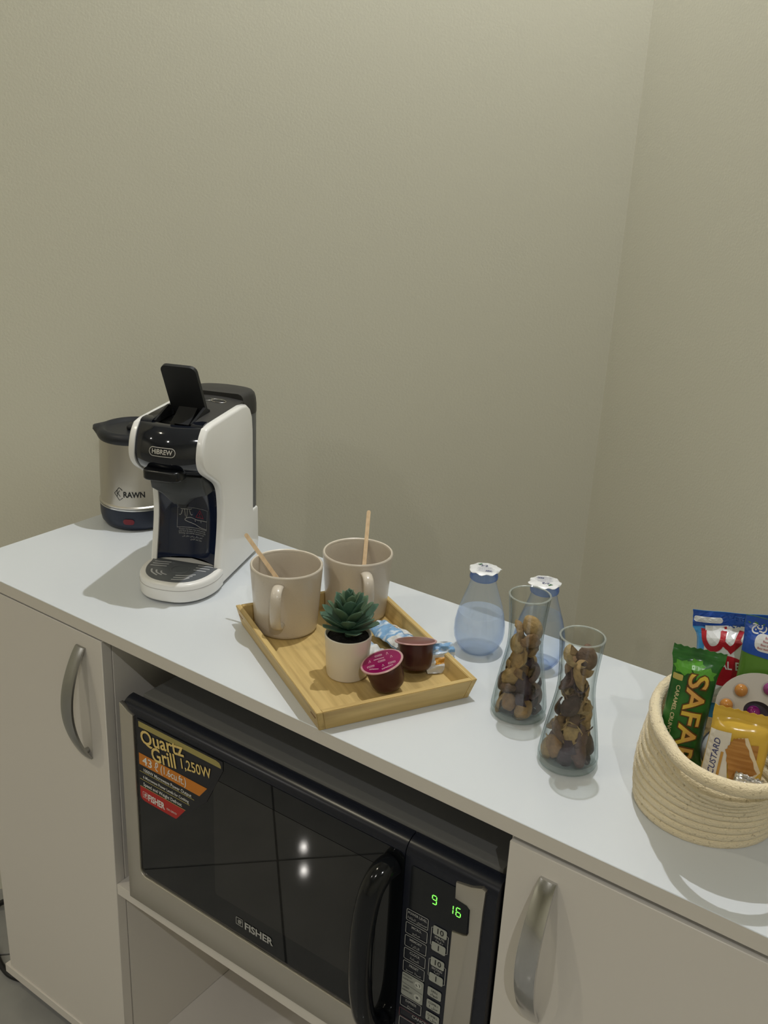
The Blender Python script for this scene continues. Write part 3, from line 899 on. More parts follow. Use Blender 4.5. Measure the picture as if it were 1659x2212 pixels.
f.build('warning_triangle', niche_map, mat('ink_red_bright', (0.40, 0.03, 0.05), 0.5), cm, 0.004)
# water tank and its cap
tp = [(-0.050, 0.1295), (-0.052, 0.146), (-0.045, 0.163), (-0.028, 0.173), (0, 0.177), (0.028, 0.173), (0.045, 0.163), (0.052, 0.146), (0.050, 0.1295)]
tpp = catmull(tp, 5)
prism('water_tank', tpp, 0.080, 0.236, M_tank, cm, 0.0, 1, 'z')
bm = bmesh.new()
rings = []
for kz, (z, g_) in enumerate(((0.232, 1.0), (0.244, 1.0), (0.2535, 0.985), (0.2605, 0.955), (0.2645, 0.90), (0.2665, 0.80))):
    cy = 0.128
    rings.append([bm.verts.new((p[0] * (0.99 * g_ + 0.02), (cy - 0.020) + (p[1] - cy + 0.020) * g_, z)) for p in tpp] + [bm.verts.new((0.0475 * g_, 0.1125, z)), bm.verts.new((-0.0475 * g_, 0.1125, z))])
for a, b in zip(rings, rings[1:]):
    for i in range(len(a)):
        j = (i + 1) % len(a)
        bm.faces.new((a[i], a[j], b[j], b[i]))
bm.faces.new(rings[0][::-1]); bm.faces.new(rings[-1])
from_bm('tank_cap', bm, M_dgrey, cm, True, 40)

# ------------------------------------------------------------------ kettle
kx, ky = 0.0662, 0.2993
kt = thing('electric_kettle', 'brushed steel electric kettle with black lid and base', 'kettle', (kx, ky, ZC), (0, 0, 0))
KR = 0.0615
lathe('base', [(0, 0), (0.050, 0), (0.056, 0.003), (0.0605, 0.010), (KR + 0.001, 0.020), (KR + 0.0014, 0.038), (0.0, 0.038)], M_kblk, kt, 64)
kb = lathe('body', [(0.0, 0.040), (KR + 0.0002, 0.040), (KR + 0.0016, 0.041), (KR + 0.0018, 0.0435), (KR, 0.045), (KR - 0.001, 0.10), (KR - 0.003, 0.150), (0.0, 0.150)], M_steel, kt, 64)
lathe('base_ring', [(KR, 0.0376), (KR + 0.0017, 0.0376), (KR + 0.0017, 0.0402), (KR, 0.0402)], M_chrome, kt, 64)
sd = Vector((-0.80, -0.60, 0)); sd.normalize()
sang = math.atan2(sd.y, sd.x)
bm = bmesh.new()
rings = []
for r, z, lip in ((0.0585, 0.1495, 0.0), (0.0605, 0.152, 0.004), (0.062, 0.158, 0.009), (0.0600, 0.1645, 0.010), (0.055, 0.1675, 0.006), (0.050, 0.1665, 0.001), (0.046, 0.1630, 0.0), (0.040, 0.1620, 0.0)):
    ring = []
    for i in range(64):
        a = 2 * PI * i / 64
        d_a = abs((a - sang + PI) % (2 * PI) - PI)
        ex = lip * max(0, 1 - d_a / 0.33) ** 1.3
        ring.append(bm.verts.new(((r + ex) * math.cos(a), (r + ex) * math.sin(a), z + 0.25 * ex)))
    rings.append(ring)
for a, b in zip(rings, rings[1:]):
    for i in range(64):
        j = (i + 1) % 64
        bm.faces.new((a[i], a[j], b[j], b[i]))
bm.faces.new(rings[0][::-1]); bm.faces.new(rings[-1])
from_bm('lid', bm, mat('lid_black', (0.014, 0.016, 0.021), 0.42), kt, True, 50)
bm = bmesh.new()
bm_box(bm, -0.012, 0.050, -0.012, 0.012, 0.161, 0.1705, 0.004, 3)
for v in bm.verts:
    c_, s_ = math.cos(sang + PI), math.sin(sang + PI)
    v.co = Vector((v.co.x * c_ - v.co.y * s_, v.co.x * s_ + v.co.y * c_, v.co.z))
lg = from_bm('lid_grip', bm, M_blk, kt, True, 40)
hp = [(0.050, 0.162), (0.075, 0.163), (0.092, 0.150), (0.096, 0.115), (0.090, 0.07), (0.078, 0.035), (0.058, 0.026)]
from_bm('handle', tube_bm([(-sd.x * r_, -sd.y * r_, z_) for r_, z_ in catmull(hp, 5)], 0.009, 12, flat=(0.011, 0.007)), M_kblk, kt, True)
fa = math.atan2(-0.7634 - ky, 1.3188 - kx)        # the side turned to the viewer
def kmap(r, a0, z0):
    return lambda u, v: (r * math.cos(a0 + u / KR), r * math.sin(a0 + u / KR), z0 + v)
f = Flat().text('RAWN', 0.0135, 0.0, -0.0045, bold=0.035, fit=0.0355, ax='LEFT', ay='BOTTOM_BASELINE')
f.stroke([(-0.0010, 0.0070), (-0.0065, 0.0115), (-0.0155, 0.0010), (-0.0065, -0.0105), (-0.0005, -0.0060)], 0.0013)
f.text('K', 0.0155, -0.0080, 0.0005, sx=0.75, bold=0.0)
f.build('lettering', kmap(KR - 0.0002, fa - 0.40, 0.0665), M_ink_k, kt, 0.004)
Flat().poly(rrect(0.0180, 0.0095, 0.0045, 6)).build('switch', kmap(KR + 0.0022, fa - 0.27, 0.0195), M_red, kt, 0.003, label='dark red rocker switch')

# ------------------------------------------------------------------ bamboo tray
TA = math.radians(-28.4)
tcx, tcy = (0.457 + 0.817) / 2, (0.128 + 0.172) / 2
tr = thing('serving_tray', 'rectangular bamboo serving tray with low slanted rim', 'tray', (tcx, tcy, ZC), (0, 0, TA))
TL_, TW_ = 0.1465, 0.1050           # half length and width at the rim
TBL, TBW = 0.1395, 0.0980           # at the foot
box('tray_floor', -TBL + 0.004, TBL - 0.004, -TBW + 0.004, TBW - 0.004, 0.001, 0.006, M_bamboo2, tr)
def rail(name, p0, p1, q0, q1, inner, m):
    """slanted rail: foot line p0-p1, rim line q0-q1, thickness towards 'inner'"""
    bm = bmesh.new()
    iv = Vector(inner)
    V_ = []
    for (p, q, e) in ((p0, q0, 0), (p1, q1, 1)):
        p, q = Vector(p), Vector(q)
        V_.append([p, q, q + iv, p + iv])
    a = [bm.verts.new(v) for v in V_[0]]
    b = [bm.verts.new(v) for v in V_[1]]
    bm.faces.new(a); bm.faces.new(b[::-1])
    for i in range(4):
        bm.faces.new((a[i], b[i], b[(i + 1) % 4], a[(i + 1) % 4]))
    bmesh.ops.recalc_face_normals(bm, faces=bm.faces)
    bmesh.ops.bevel(bm, geom=list(bm.edges), offset=0.0007, segments=2, affect='EDGES')
    return from_bm(name, bm, m, tr, True, 40)
th_ = 0.0075
zr = 0.028
for sy in (-1, 1):
    rail('rail', (-TBL, sy * TBW, 0), (TBL, sy * TBW, 0), (-TL_, sy * TW_, zr), (TL_, sy * TW_, zr), (0, -sy * th_, 0), M_bamboo2)
for sx in (-1, 1):
    rail('rail', (sx * TBL, -TBW + th_, 0), (sx * TBL, TBW - th_, 0), (sx * TL_, -TW_ + th_, zr), (sx * TL_, TW_ - th_, zr), (-sx * th_, 0, 0), M_bamboo)
# dark splines in the mitred corners
for sx in (-1, 1):
    bm = bmesh.new()
    bm_box(bm, sx * (TL_ - 0.0155) - 0.007, sx * (TL_ - 0.0155) + 0.007, -TW_ + 0.0024 - 0.0002, -TW_ + 0.006, 0.0165, 0.0185)
    from_bm('corner_spline', bm, mat('spline_wood', (0.25, 0.13, 0.05), 0.5), tr)
ZT = ZC + 0.006                     # the tray's upper face

# ------------------------------------------------------------------ mugs
def make_mug(label, x, y, hang, rb=0.0425, rt=0.0485, h=0.0935):
    t = thing('mug', label, 'mug', (x, y, ZT), (0, 0, hang), 'mugs on the bamboo tray')
    prof = [(0, 0.0012), (rb - 0.008, 0.0012), (rb - 0.006, 0.0), (rb - 0.0035, 0.0002), (rb - 0.001, 0.0022), (rb, 0.006)]
    for k in range(1, 9):
        u = k / 8
        prof.append((rb + (rt - rb) * u, 0.006 + (h - 0.008) * u))
    lip = [(rt - 0.0002, h - 0.0012), (rt - 0.0013, h), (rt - 0.0026, h - 0.0008)]
    inner = [(rt - 0.0034, h - 0.004)]
    for k in range(1, 8):
        u = 1 - k / 8
        inner.append((rb - 0.0035 + (rt - rb) * u, 0.010 + (h - 0.012) * u))
    inner += [(rb - 0.008, 0.0075), (rb - 0.014, 0.006), (0, 0.006)]
    lathe('body', prof + lip + inner, M_mug, t, 64, 60)
    lathe('rim', [(rt + 0.0001, h - 0.0022), (rt - 0.0001, h - 0.0008), (rt - 0.0013, h + 0.0004), (rt - 0.0028, h - 0.0004), (rt - 0.0033, h - 0.0022)], M_rim, t, 64)
    r0 = rb + (rt - rb) * 0.80
    pts = [(r0 - 0.0015, 0, 0.080), (r0 + 0.010, 0, 0.0815), (r0 + 0.0195, 0, 0.076), (r0 + 0.0235, 0, 0.062), (r0 + 0.0225, 0, 0.045), (r0 + 0.0170, 0, 0.0315), (r0 + 0.006, 0, 0.0250), (rb + 0.0008, 0, 0.0245)]
    from_bm('handle', tube_bm(catmull(pts, 5), 0.006, 14, flat=(0.0072, 0.0038)), M_mug, t, True)
    return t
vm1 = math.atan2(-0.7634 - 0.158, 1.3188 - 0.523)
make_mug('taupe stoneware mug nearest the coffee machine, stirrer leaning left', 0.5229, 0.1579, vm1 - 0.20)
make_mug('taupe stoneware mug behind the succulent, stirrer standing upright', 0.5690, 0.2540, vm1 + 0.16)
def stick(label, top, bot, facing):
    t, b = Vector(top), Vector(bot)
    ax = (t - b).normalized()
    sidev = ax.cross(Vector(facing)).normalized()
    nrm = sidev.cross(ax).normalized()
    L_ = (t - b).length
    bm = bmesh.new()
    pol = rrect(0.0055, L_, 0.0026, 5, 0, L_ / 2)
    va = [bm.verts.new(sidev * p[0] + ax * p[1] + nrm * 0.0007) for p in pol]
    vb = [bm.verts.new(sidev * p[0] + ax * p[1] - nrm * 0.0007) for p in pol]
    bm.faces.new(va); bm.faces.new(vb[::-1])
    for i in range(len(pol)):
        j = (i + 1) % len(pol)
        bm.faces.new((va[i], vb[i], vb[j], va[j]))
    o = from_bm('stirring_stick', bm, M_stick)
    o.location = b + Vector((0, 0, 0))
    return tag(o, label, 'stirrer', 'wooden stirring sticks in the mugs')
vdir = (0.45, -0.78, 0.35)
def zz(p):
    return (p[0], p[1], p[2] + ZC)
stick('pale wooden stirring stick leaning out to the left of its mug', zz((0.451, 0.155, 0.1228)), zz((0.558, 0.155, 0.0325)), vdir)
stick('pale wooden stirring stick standing up in the mug behind the succulent', zz((0.5375, 0.319, 0.133)), zz((0.586, 0.2415, 0.0155)), vdir)

# ------------------------------------------------------------------ potted succulent
px_, py_ = 0.6634, 0.1123
sp_ = thing('potted_succulent', 'small green succulent with dark soil in a cream pot', 'potted plant', (px_, py_, ZT))
PB, PT, PH = 0.0258, 0.0293, 0.0565
lathe('pot', [(0, 0.0008), (PB - 0.003, 0.0), (PB - 0.0008, 0.0008), (PB, 0.003), (PT - 0.0002, PH - 0.001), (PT - 0.0012, PH), (PT - 0.0024, PH - 0.001), (PT - 0.0045, PH - 0.012), (0, PH - 0.012)], M_pot, sp_, 56)
bm = bmesh.new()
n = 26
for j in range(9):
    pass
rings = [[bm.verts.new((0, 0, PH - 0.0035))]]
for j in range(1, 9):
    r = (PT - 0.0028) * j / 8
    rings.append([bm.verts.new((r * math.cos(2 * PI * i / n), r * math.sin(2 * PI * i / n), PH - 0.0055 + random.uniform(-0.0012, 0.0012) + 0.002 * (1 - j / 8))) for i in range(n)])
for i in range(n):
    bm.faces.new((rings[0][0], rings[1][i], rings[1][(i + 1) % n]))
for a, b in zip(rings[1:], rings[2:]):
    for i in range(n):
        j = (i + 1) % n
        bm.faces.new((a[i], b[i], b[j], a[j]))
from_bm('soil', bm, M_soil, sp_, True)
def leaf_mesh(L_, w_, th, curl):
    """thick pointed leaf along +x, cupped upwards"""
    bm = bmesh.new()
    n, k = 9, 8
    rings = []
    for i in range(n + 1):
        t = i / n
        ww = w_ * (0.45 + 0.55 * math.sin(PI * min(1, t * 0.62 + 0.13))) * (1 - max(0, (t - 0.62) / 0.38) ** 2.1) ** 0.5 if t < 1 else 0.0004
        ww = max(ww, 0.0005)
        tt = th * (1 - 0.75 * t)
        zc = curl * t * t * L_
        ring = []
        for q in range(k):
            a = 2 * PI * q / k
            yy = ww * math.cos(a)
            ring.append(bm.verts.new((L_ * t, yy, zc + tt * math.sin(a) + 0.28 * abs(yy) ** 1.0 * (yy * yy) ** 0.0)))
        rings.append(ring)
    for a, b in zip(rings, rings[1:]):
        for q in range(k):
            r_ = (q + 1) % k
            bm.faces.new((a[q], a[r_], b[r_], b[q]))
    bm.faces.new(rings[0][::-1]); bm.faces.new(rings[-1])
    bmesh.ops.recalc_face_normals(bm, faces=bm.faces)
    me = bpy.data.meshes.new('leaf')
    bm.to_mesh(me); bm.free()
    for p in me.polygons:
        p.use_smooth = True
    return me
layers = [  # count, length, half width, elevation, base z, base r, curl, material
    (6, 0.036, 0.0100, 8, 0.060, 0.004, 0.25, M_leaf, 0.35),
    (7, 0.041, 0.0096, 30, 0.064, 0.004, 0.16, M_leaf, 0.0),
    (7, 0.040, 0.0094, 47, 0.069, 0.003, 0.08, M_leaf2, 0.4),
    (6, 0.036, 0.0086, 62, 0.074, 0.003, 0.02, M_leaf, 0.1),
    (5, 0.032, 0.0072, 73, 0.082, 0.002, -0.02, M_leaf2, 0.5),
    (3, 0.025, 0.0056, 82, 0.092, 0.001, -0.02, M_leaf, 0.2),
]
for (cnt, L_, w_, el, zb_, rb_, curl, m_, ph) in layers:
    me = leaf_mesh(L_, w_, 0.0024, curl)
    me.materials.append(m_)
    for i in range(cnt):
        a = 2 * PI * (i + ph) / cnt + random.uniform(-0.12, 0.12)
        o = bpy.data.objects.new('leaf', me)
        COL.objects.link(o)
        o.parent = sp_
        o.location = (rb_ * math.cos(a), rb_ * math.sin(a), zb_)
        o.rotation_euler = Euler((0, -math.radians(el + random.uniform(-5, 5)), a), 'XYZ')
        s_ = random.uniform(0.92, 1.06)
        o.scale = (s_, s_, s_)
lathe('stem', [(0, 0.050), (0.0045, 0.050), (0.004, 0.095), (0, 0.096)], M_leaf, sp_, 12)

# ------------------------------------------------------------------ coffee capsules
def make_capsule(label, x, y, z, axis, spin, foil, prints, inkm):
    t = thing('coffee_capsule', label, 'capsule', (x, y, z), group='coffee capsules on the tray')
    ax = Vector(axis).normalized()
    t.rotation_mode = 'QUATERNION'
    t.rotation_quaternion = Vector((0, 0, 1)).rotation_difference(ax) @ Euler((0, 0, spin)).to_quaternion()
    lathe('body', [(0, 0), (0.012, 0), (0.0165, 0.0012), (0.0192, 0.0045), (0.0208, 0.010), (0.0228, 0.034), (0.0228, 0.0352), (0, 0.0352)], M_caps, t, 48)
    lathe('flange', [(0.0222, 0.0345), (0.0263, 0.0348), (0.0268, 0.0356), (0.0263, 0.0364), (0.0242, 0.0364)], M_caprim, t, 48)
    fo = lathe('foil_lid', [(0, 0.0366), (0.0235, 0.0366), (0.0248, 0.0362), (0.0248, 0.0355)], foil, t, 48)
    if prints:
        f = Flat()
        for k, (u, v, r_) in enumerate(((0.0, 0.0, 0.0), (-0.003, 0.014, 0.15), (0.012, -0.010, -0.2), (-0.014, -0.006, 0.3))):
            f.stroke(rrect(0.0085, 0.0038, 0.0006, 2, u, v), 0.00045, True)
            f.text('CAFFE', 0.0024, u, v, bold=0.02)
        f.text('ESPRESSO', 0.0030, -0.003, 0.0062, bold=0.02).text('ESPRESSO', 0.0034, 0.006, -0.0175, bold=0.02, rot=0.25).text('ESPRESSO', 0.0028, -0.0105, -0.0140, bold=0.02, rot=-0.4)
        for u, v in ((0.0125, 0.004), (-0.0145, 0.0055), (0.001, -0.0115), (0.008, 0.0135)):
            f.stroke([(u - 0.0013, v - 0.0022), (u + 0.0013, v - 0.0022), (u + 0.0005, v + 0.0012), (u - 0.0005, v + 0.0012)], 0.0004, True).disc(u, v + 0.0022, 0.0006, 8)
        f.build('lettering', lambda u, v: (u, v, 0.0369), inkm, t)
    return t
ink_pk = mat('ink_pink', (0.70, 0.42, 0.50), 0.45)
make_capsule('brown coffee capsule with a shiny magenta printed lid leaning on the pot', 0.7285, 0.1135, ZT + 0.0057, (-0.25, -0.225, 1.0), 0.7, M_foil_m, True, ink_pk)
make_capsule('brown coffee capsule with a dull pink lid tipped away, behind the magenta one', 0.7290, 0.1680, ZT + 0.0054, (-0.21, 0.24, 1.0), 0.3, M_foil_p, False, None)

# ------------------------------------------------------------------ creamer sachets
M_sblue = mat('sachet_blue', (0.20, 0.38, 0.62), 0.3, vary=((70, 160, 60), (0.62, 0.70, 0.78), 0.50, 0.60))
M_swhite = mat('sachet_white', (0.66, 0.67, 0.66), 0.35, vary=((80, 80, 80), (0.30, 0.42, 0.58), 0.60, 0.68))
M_sor = mat('sachet_orange', (0.62, 0.30, 0.04), 0.4)
def pillow_z(u, v, w_, l_, th):
    """half thickness of a filled sachet; u across (-1..1), v along (-1..1)"""
    e = max(0.0, 1 - abs(u) ** 2.2) ** 0.6
    g = max(0.0, 1 - max(0, (abs(v) - 0.55) / 0.36) ** 2)
    return th * e * (g if abs(v) < 0.91 else 0) + 0.0004
def make_sachet(label, loc, rot, w_, l_, th, m_, seed, patches=(), bend=0.0, group='creamer sachets on the tray'):
    rnd = random.Random(seed)
    ph = [rnd.uniform(0, 6) for _ in range(6)]
    def crump(u, v):
        return 0.0011 * (math.sin(9 * v + 3 * u + ph[0]) + 0.8 * math.sin(17 * v - 5 * u + ph[1]) + 0.6 * math.sin(7 * u + 13 * v + ph[2]))
    def surf(u, v, side):
        c = crump(u, v)
        z = side * pillow_z(u, v, w_, l_, th) + c + bend * v * abs(v)
        wv = 1 + 0.05 * math.sin(6 * v + ph[3])
        return (u * w_ / 2 * wv, v * l_ / 2, z)
    t = thing('creamer_sachet', label, 'sachet', loc, rot, group)
    bm = bmesh.new()
    nu, nv = 12, 30
    grids = []
    for side in (1, -1):
        grids.append([[bm.verts.new(surf(-1 + 2 * i / nu, -1 + 2 * j / nv, side)) for i in range(nu + 1)] for j in range(nv + 1)])
        g_ = grids[-1]
        for j in range(nv):
            for i in range(nu):
                bm.faces.new((g_[j][i], g_[j][i + 1], g_[j + 1][i + 1], g_[j + 1][i]))
    A, B = grids
    edge = [(j, 0) for j in range(nv)] + [(nv, i) for i in range(nu)] + [(j, nu) for j in range(nv, 0, -1)] + [(0, i) for i in range(nu, 0, -1)]
    for (a, b) in zip(edge, edge[1:] + edge[:1]):
        bm.faces.new((A[a[0]][a[1]], A[b[0]][b[1]], B[b[0]][b[1]], B[a[0]][a[1]]))
    from_bm('wrapper', bm, m_, t, True, 60)
    for (poly, pm, nm) in patches:
        f = Flat().poly(poly)
        f.build(nm, lambda x, y: (lambda s: (s[0], s[1], s[2] + 0.0005))(surf(x, y, 1)), pm, t, 0.12)
    return t
wp = [([(-0.95, -0.85), (-0.2, -0.85), (0.3, -0.1), (-0.95, -0.05)], M_swhite, 'print_band'), ([(0.25, 0.3), (0.95, 0.2), (0.95, 0.8), (0.3, 0.85)], M_swhite, 'print_band'), ([(-0.2, 0.55), (0.25, 0.5), (0.3, 0.68), (-0.1, 0.72)], M_sor, 'print_patch')]
make_sachet('light blue creamer sachet lying along the tray behind the capsules', (0.690, 0.2200, ZT + 0.0075), (0.05, 0.05, math.radians(82)), 0.030, 0.118, 0.0045, M_sblue, 1, wp)
make_sachet('blue and white creamer sachet on top, between pot and capsules', (0.676, 0.1960, ZT + 0.0205), (math.radians(-3), math.radians(-10), math.radians(68)), 0.030, 0.100, 0.0042, M_sblue, 5, wp[:1])
make_sachet('white creamer sachet lowest beside the pot', (0.6640, 0.1690, ZT + 0.0075), (0, 0.06, math.radians(75)), 0.024, 0.070, 0.004, M_swhite, 9)
make_sachet('crumpled blue and white creamer sachet upright against the tray rail', (0.7470, 0.1970, ZT + 0.0165), (math.radians(55), math.radians(6), math.radians(55)), 0.040, 0.040, 0.004, M_swhite, 14, [([(-0.95, 0.1), (0.95, 0.3), (0.95, 0.95), (-0.95, 0.8)], M_sblue, 'print_band'), ([(-0.5, -0.5), (0.2, -0.4), (0.25, 0.0), (-0.45, -0.05)], M_sor, 'print_patch')])

# ------------------------------------------------------------------ water bottles
BP = [(0.0, 0.004), (0.012, 0.0035), (0.018, 0.0), (0.0235, 0.0022), (0.0285, 0.009), (0.0325, 0.019), (0.0337, 0.028), (0.0333, 0.040), (0.0310, 0.053), (0.0272, 0.067), (0.0225, 0.081), (0.0185, 0.093), (0.0166, 0.101), (0.0163, 0.105)]
M_pet_a = thin_clear('misted_bottle', (0.955, 0.975, 1.0), (0.66, 0.76, 0.95), 0.16, (0.86, 0.93, 1.0))
M_pet_b = thin_clear('clear_bottle', (0.965, 0.98, 1.0), (0.50, 0.62, 0.88), 0.04, (0.8, 0.88, 1.0))
M_wat_a = thin_clear('misted_water', (0.94, 0.965, 1.0), (0.75, 0.83, 0.97), 0.36, (0.84, 0.91, 1.0), 1.33)
M_wat_b = thin_clear('clear_water', (0.955, 0.975, 1.0), (0.66, 0.76, 0.92), 0.05, (0.85, 0.92, 1.0), 1.33)
M_ring = thin_clear('neck_blue', (0.55, 0.68, 0.95), (0.2, 0.3, 0.7), 0.45, (0.22, 0.36, 0.75))
def make_bottle(label, x, y, spin, mp, mw_, level):
    t = thing('water_bottle', label, 'bottle', (x, y, ZC), (0, 0, spin), 'small water bottles')
    lathe('bottle_wall', BP, mp, t, 56)
    inner = [(max(r - 0.0012, 0), z + 0.0012) for r, z in BP if z < level]
    rl = np.interp(level, [p[1] for p in BP[2:]], [p[0] for p in BP[2:]]) - 0.0012
    lathe('water', inner + [(rl, level), (0, level)], mw_, t, 56)
    lathe('neck_ring', [(0.0163, 0.103), (0.0182, 0.1045), (0.0186, 0.1075), (0.0178, 0.1105), (0.0182, 0.113), (0.0176, 0.1155), (0.0150, 0.1155)], M_ring, t, 48)
    bm = bmesh.new()
    n = 44
    top = [bm.verts.new((0, 0, 0.1182))]
    ring1 = [bm.verts.new((0.0172 * math.cos(2 * PI * i / n), 0.0172 * math.sin(2 * PI * i / n), 0.1180)) for i in range(n)]
    ring2 = []
    for i in range(n):
        a = 2 * PI * i / n
        rr = 0.0198 + 0.0006 * math.sin(7 * a + spin) + (0.0030 if 0.2 < (a % (2 * PI)) < 0.6 else 0)
        ring2.append(bm.verts.new((rr * math.cos(a), rr * math.sin(a), 0.1166 + 0.0009 * math.sin(9 * a + spin))))
    for i in range(n):
        j = (i + 1) % n
        bm.faces.new((top[0], ring1[i], ring1[j]))
        bm.faces.new((ring1[i], ring2[i], ring2[j], ring1[j]))
    ex = bmesh.ops.extrude_face_region(bm, geom=list(bm.faces))
    for v in [g_ for g_ in ex['geom'] if isinstance(g_, bmesh.types.BMVert)]:
        v.co.z -= 0.0005
    ld_ = from_bm('foil_lid', bm, M_lidp, t, True, 50)
    f = Flat()
    for k in range(7):
        f.text('natural drinking water source'[: 18 + (k * 5) % 11], 0.0022, 0.002, 0.0035 - 0.0025 * k, sx=0.9)
    for k in range(9):
        f.stroke([(0.0035 + 0.0009 * k, -0.0098), (0.0035 + 0.0009 * k, -0.0060)], 0.0004 + 0.0003 * (k % 3 == 0))
    f.stroke(catmull([(-0.008, 0.0065), (-0.0055, 0.0100), (-0.0035, 0.0070), (-0.006, 0.0050), (-0.0025, 0.0060), (0.001, 0.0095), (0.003, 0.0065), (0.0005, 0.0048), (0.002, 0.0085)], 4), 0.0007)
    f.build('lettering', lambda u, v: (u, v, 0.11845), M_ink_b, t)
    Flat().poly(catmull([(-0.0105, 0.0085), (-0.0060, 0.0125), (-0.0050, 0.0105), (-0.0075, 0.0085)], 4, True)).build('leaf_mark', lambda u, v: (u, v, 0.1185), M_ink_gr, t)
    return t
make_bottle('misted blue water bottle with foil lid standing alone by the tray', 0.7513, 0.2846, math.radians(20), M_pet_a, M_wat_a, 0.056)
make_bottle('clear water bottle with foil lid half hidden behind a glass carafe', 0.8310, 0.3010, math.radians(200), M_pet_b, M_wat_b, 0.072)

# ------------------------------------------------------------------ glass carafes with dried flowers
CP = [(0.0290, 0.0), (0.0320, 0.0022), (0.0329, 0.006), (0.0329, 0.012), (0.0312, 0.026), (0.0288, 0.042), (0.0262, 0.057), (0.0232, 0.073), (0.0211, 0.087), (0.0204, 0.098), (0.0206, 0.110), (0.0216, 0.126), (0.0230, 0.142), (0.0243, 0.1545)]
M_car = thin_clear('carafe_glass', (0.985, 0.992, 0.99), (0.50, 0.57, 0.56), 0.0, ior=1.55)
M_carb = thin_clear('carafe_base_glass', (0.965, 0.982, 0.978), (0.66, 0.75, 0.73), 0.0, (0.9, 1.0, 0.97), ior=1.75)
M_carrim = thin_clear('carafe_rim_glass', (0.85, 0.90, 0.88), (0.55, 0.62, 0.60), 0.40, (0.92, 0.97, 0.95), ior=2.2)
def rin(z):
    return float(np.interp(z, [p[1] for p in CP], [p[0] for p in CP])) - 0.0024
def make_carafe(label, x, y):
    t = thing('glass_carafe', label, 'carafe', (x, y, ZC), group='glass carafes of dried flowers')
    outer = CP[3:]
    inn = [(r - 0.0020, z) for r, z in reversed(outer)]
    inn[-1] = (outer[0][0] - 0.0030, outer[0][1] - 0.002)
    lathe('glass_wall', outer + inn + [(0.026, 0.0085), (0, 0.0080)], M_car, t, 64, 70)
    lathe('thick_base', [(0, 0.0012), (0.020, 0.0010), (0.0265, 0.0), (0.0290, 0.0002), (0.0320, 0.0022), (0.0330, 0.006), (0.0330, 0.0118), (0.0300, 0.0085), (0.026, 0.0072), (0, 0.0068)], M_carb, t, 64, 70)
    lathe('rim', [(0.0243, 0.1540), (0.0245, 0.1549), (0.0236, 0.1556), (0.0224, 0.1550), (0.0223, 0.1540)], M_carrim, t, 64)
    return t
TAN = [(0.46, 0.30, 0.12), (0.38, 0.24, 0.10), (0.52, 0.37, 0.17), (0.30, 0.17, 0.07)]
DRK = [(0.055, 0.035, 0.03), (0.09, 0.05, 0.04), (0.05, 0.032, 0.042), (0.12, 0.075, 0.05)]
def pm(kind, i):
    pal = TAN if kind == 'tan' else DRK
    c = pal[i % len(pal)]
    c2 = tuple(v * (0.55 if kind == 'tan' else 1.7) for v in c)
    return mat('dried_%s_%d' % (kind, i % len(pal)), c, 0.75, vary=((160, 160, 160), c2, 0.35, 0.75), bump=((300, 300, 300), 0.6, 0.002))
def shell_mesh(R, seed):
    """cupped dried petal: thin, ridged, with a ragged rolled edge"""
    rnd = random.Random(seed)
    bm = bmesh.new()
    n, m_ = 22, 6
    p1, p2, p3 = rnd.uniform(0, 6), rnd.uniform(0, 6), rnd.uniform(0, 6)
    el = rnd.uniform(0.60, 0.82)
    dep = rnd.uniform(0.45, 0.75)
    roll = rnd.uniform(-0.15, 0.35)
    grids = []
    for side in (0, 1):
        rings = [[bm.verts.new((0, 0, -R * dep * 0.6 + side * 0.0011))]]
        for j in range(1, m_ + 1):
            t = j / m_
            ring = []
            for i in range(n):
                a = 2 * PI * i / n
                rag = 1 + t * (0.09 * math.sin(3 * a + p1) + 0.05 * math.sin(7 * a + p2) + 0.035 * math.sin(11 * a + p3))
                tip = 1 + 0.22 * t * max(0, math.cos(a)) ** 6
                rr = R * math.sin(t * PI * 0.5) ** 0.9 * rag * tip - side * 0.0007
                zz_ = R * dep * (-0.6 + 1.0 * t ** 2.2 - roll * max(0, t - 0.75) * 2.0) + 0.14 * R * math.sin(2 * a + p2) * t * t + 0.04 * R * math.sin(9 * a + p1) * t + side * 0.0011 * (1 - 0.5 * t)
                ring.append(bm.verts.new((rr * math.cos(a), el * rr * math.sin(a), zz_)))
            rings.append(ring)
        for i in range(n):
            bm.faces.new((rings[0][0], rings[1][i], rings[1][(i + 1) % n]))
        for a_, b_ in zip(rings[1:], rings[2:]):
            for i in range(n):
                j = (i + 1) % n
                bm.faces.new((a_[i], b_[i], b_[j], a_[j]))
        grids.append(rings)
    A, B = grids[0][-1], grids[1][-1]
    for i in range(n):
        j = (i + 1) % n
        bm.faces.new((A[i], A[j], B[j], B[i]))
    return bm
def pod_mesh(R, seed):
    rnd = random.Random(seed)
    ph = rnd.uniform(0, 6)
    k = rnd.choice((3, 5))
    prof = []
    bm = bmesh.new()
    n, m_ = 18, 9
    rings = []
    for j in range(m_ + 1):
        t = j / m_
        z = R * (-1 + 2 * t)
        r = 0.72 * R * math.sin(PI * (0.06 + 0.88 * t)) ** 0.75 * (1 + 0.12 * (0.5 - t))
        rings.append([bm.verts.new((r * (1 + 0.07 * math.cos(k * 2 * PI * i / n + ph)) * math.cos(2 * PI * i / n), r * (1 + 0.07 * math.cos(k * 2 * PI * i / n + ph)) * math.sin(2 * PI * i / n), z)) for i in range(n)])
    for a_, b_ in zip(rings, rings[1:]):
        for i in range(n):
            j = (i + 1) % n
            bm.faces.new((a_[i], a_[j], b_[j], b_[i]))
    bm.faces.new(rings[0][::-1]); bm.faces.new(rings[-1])
    return bm
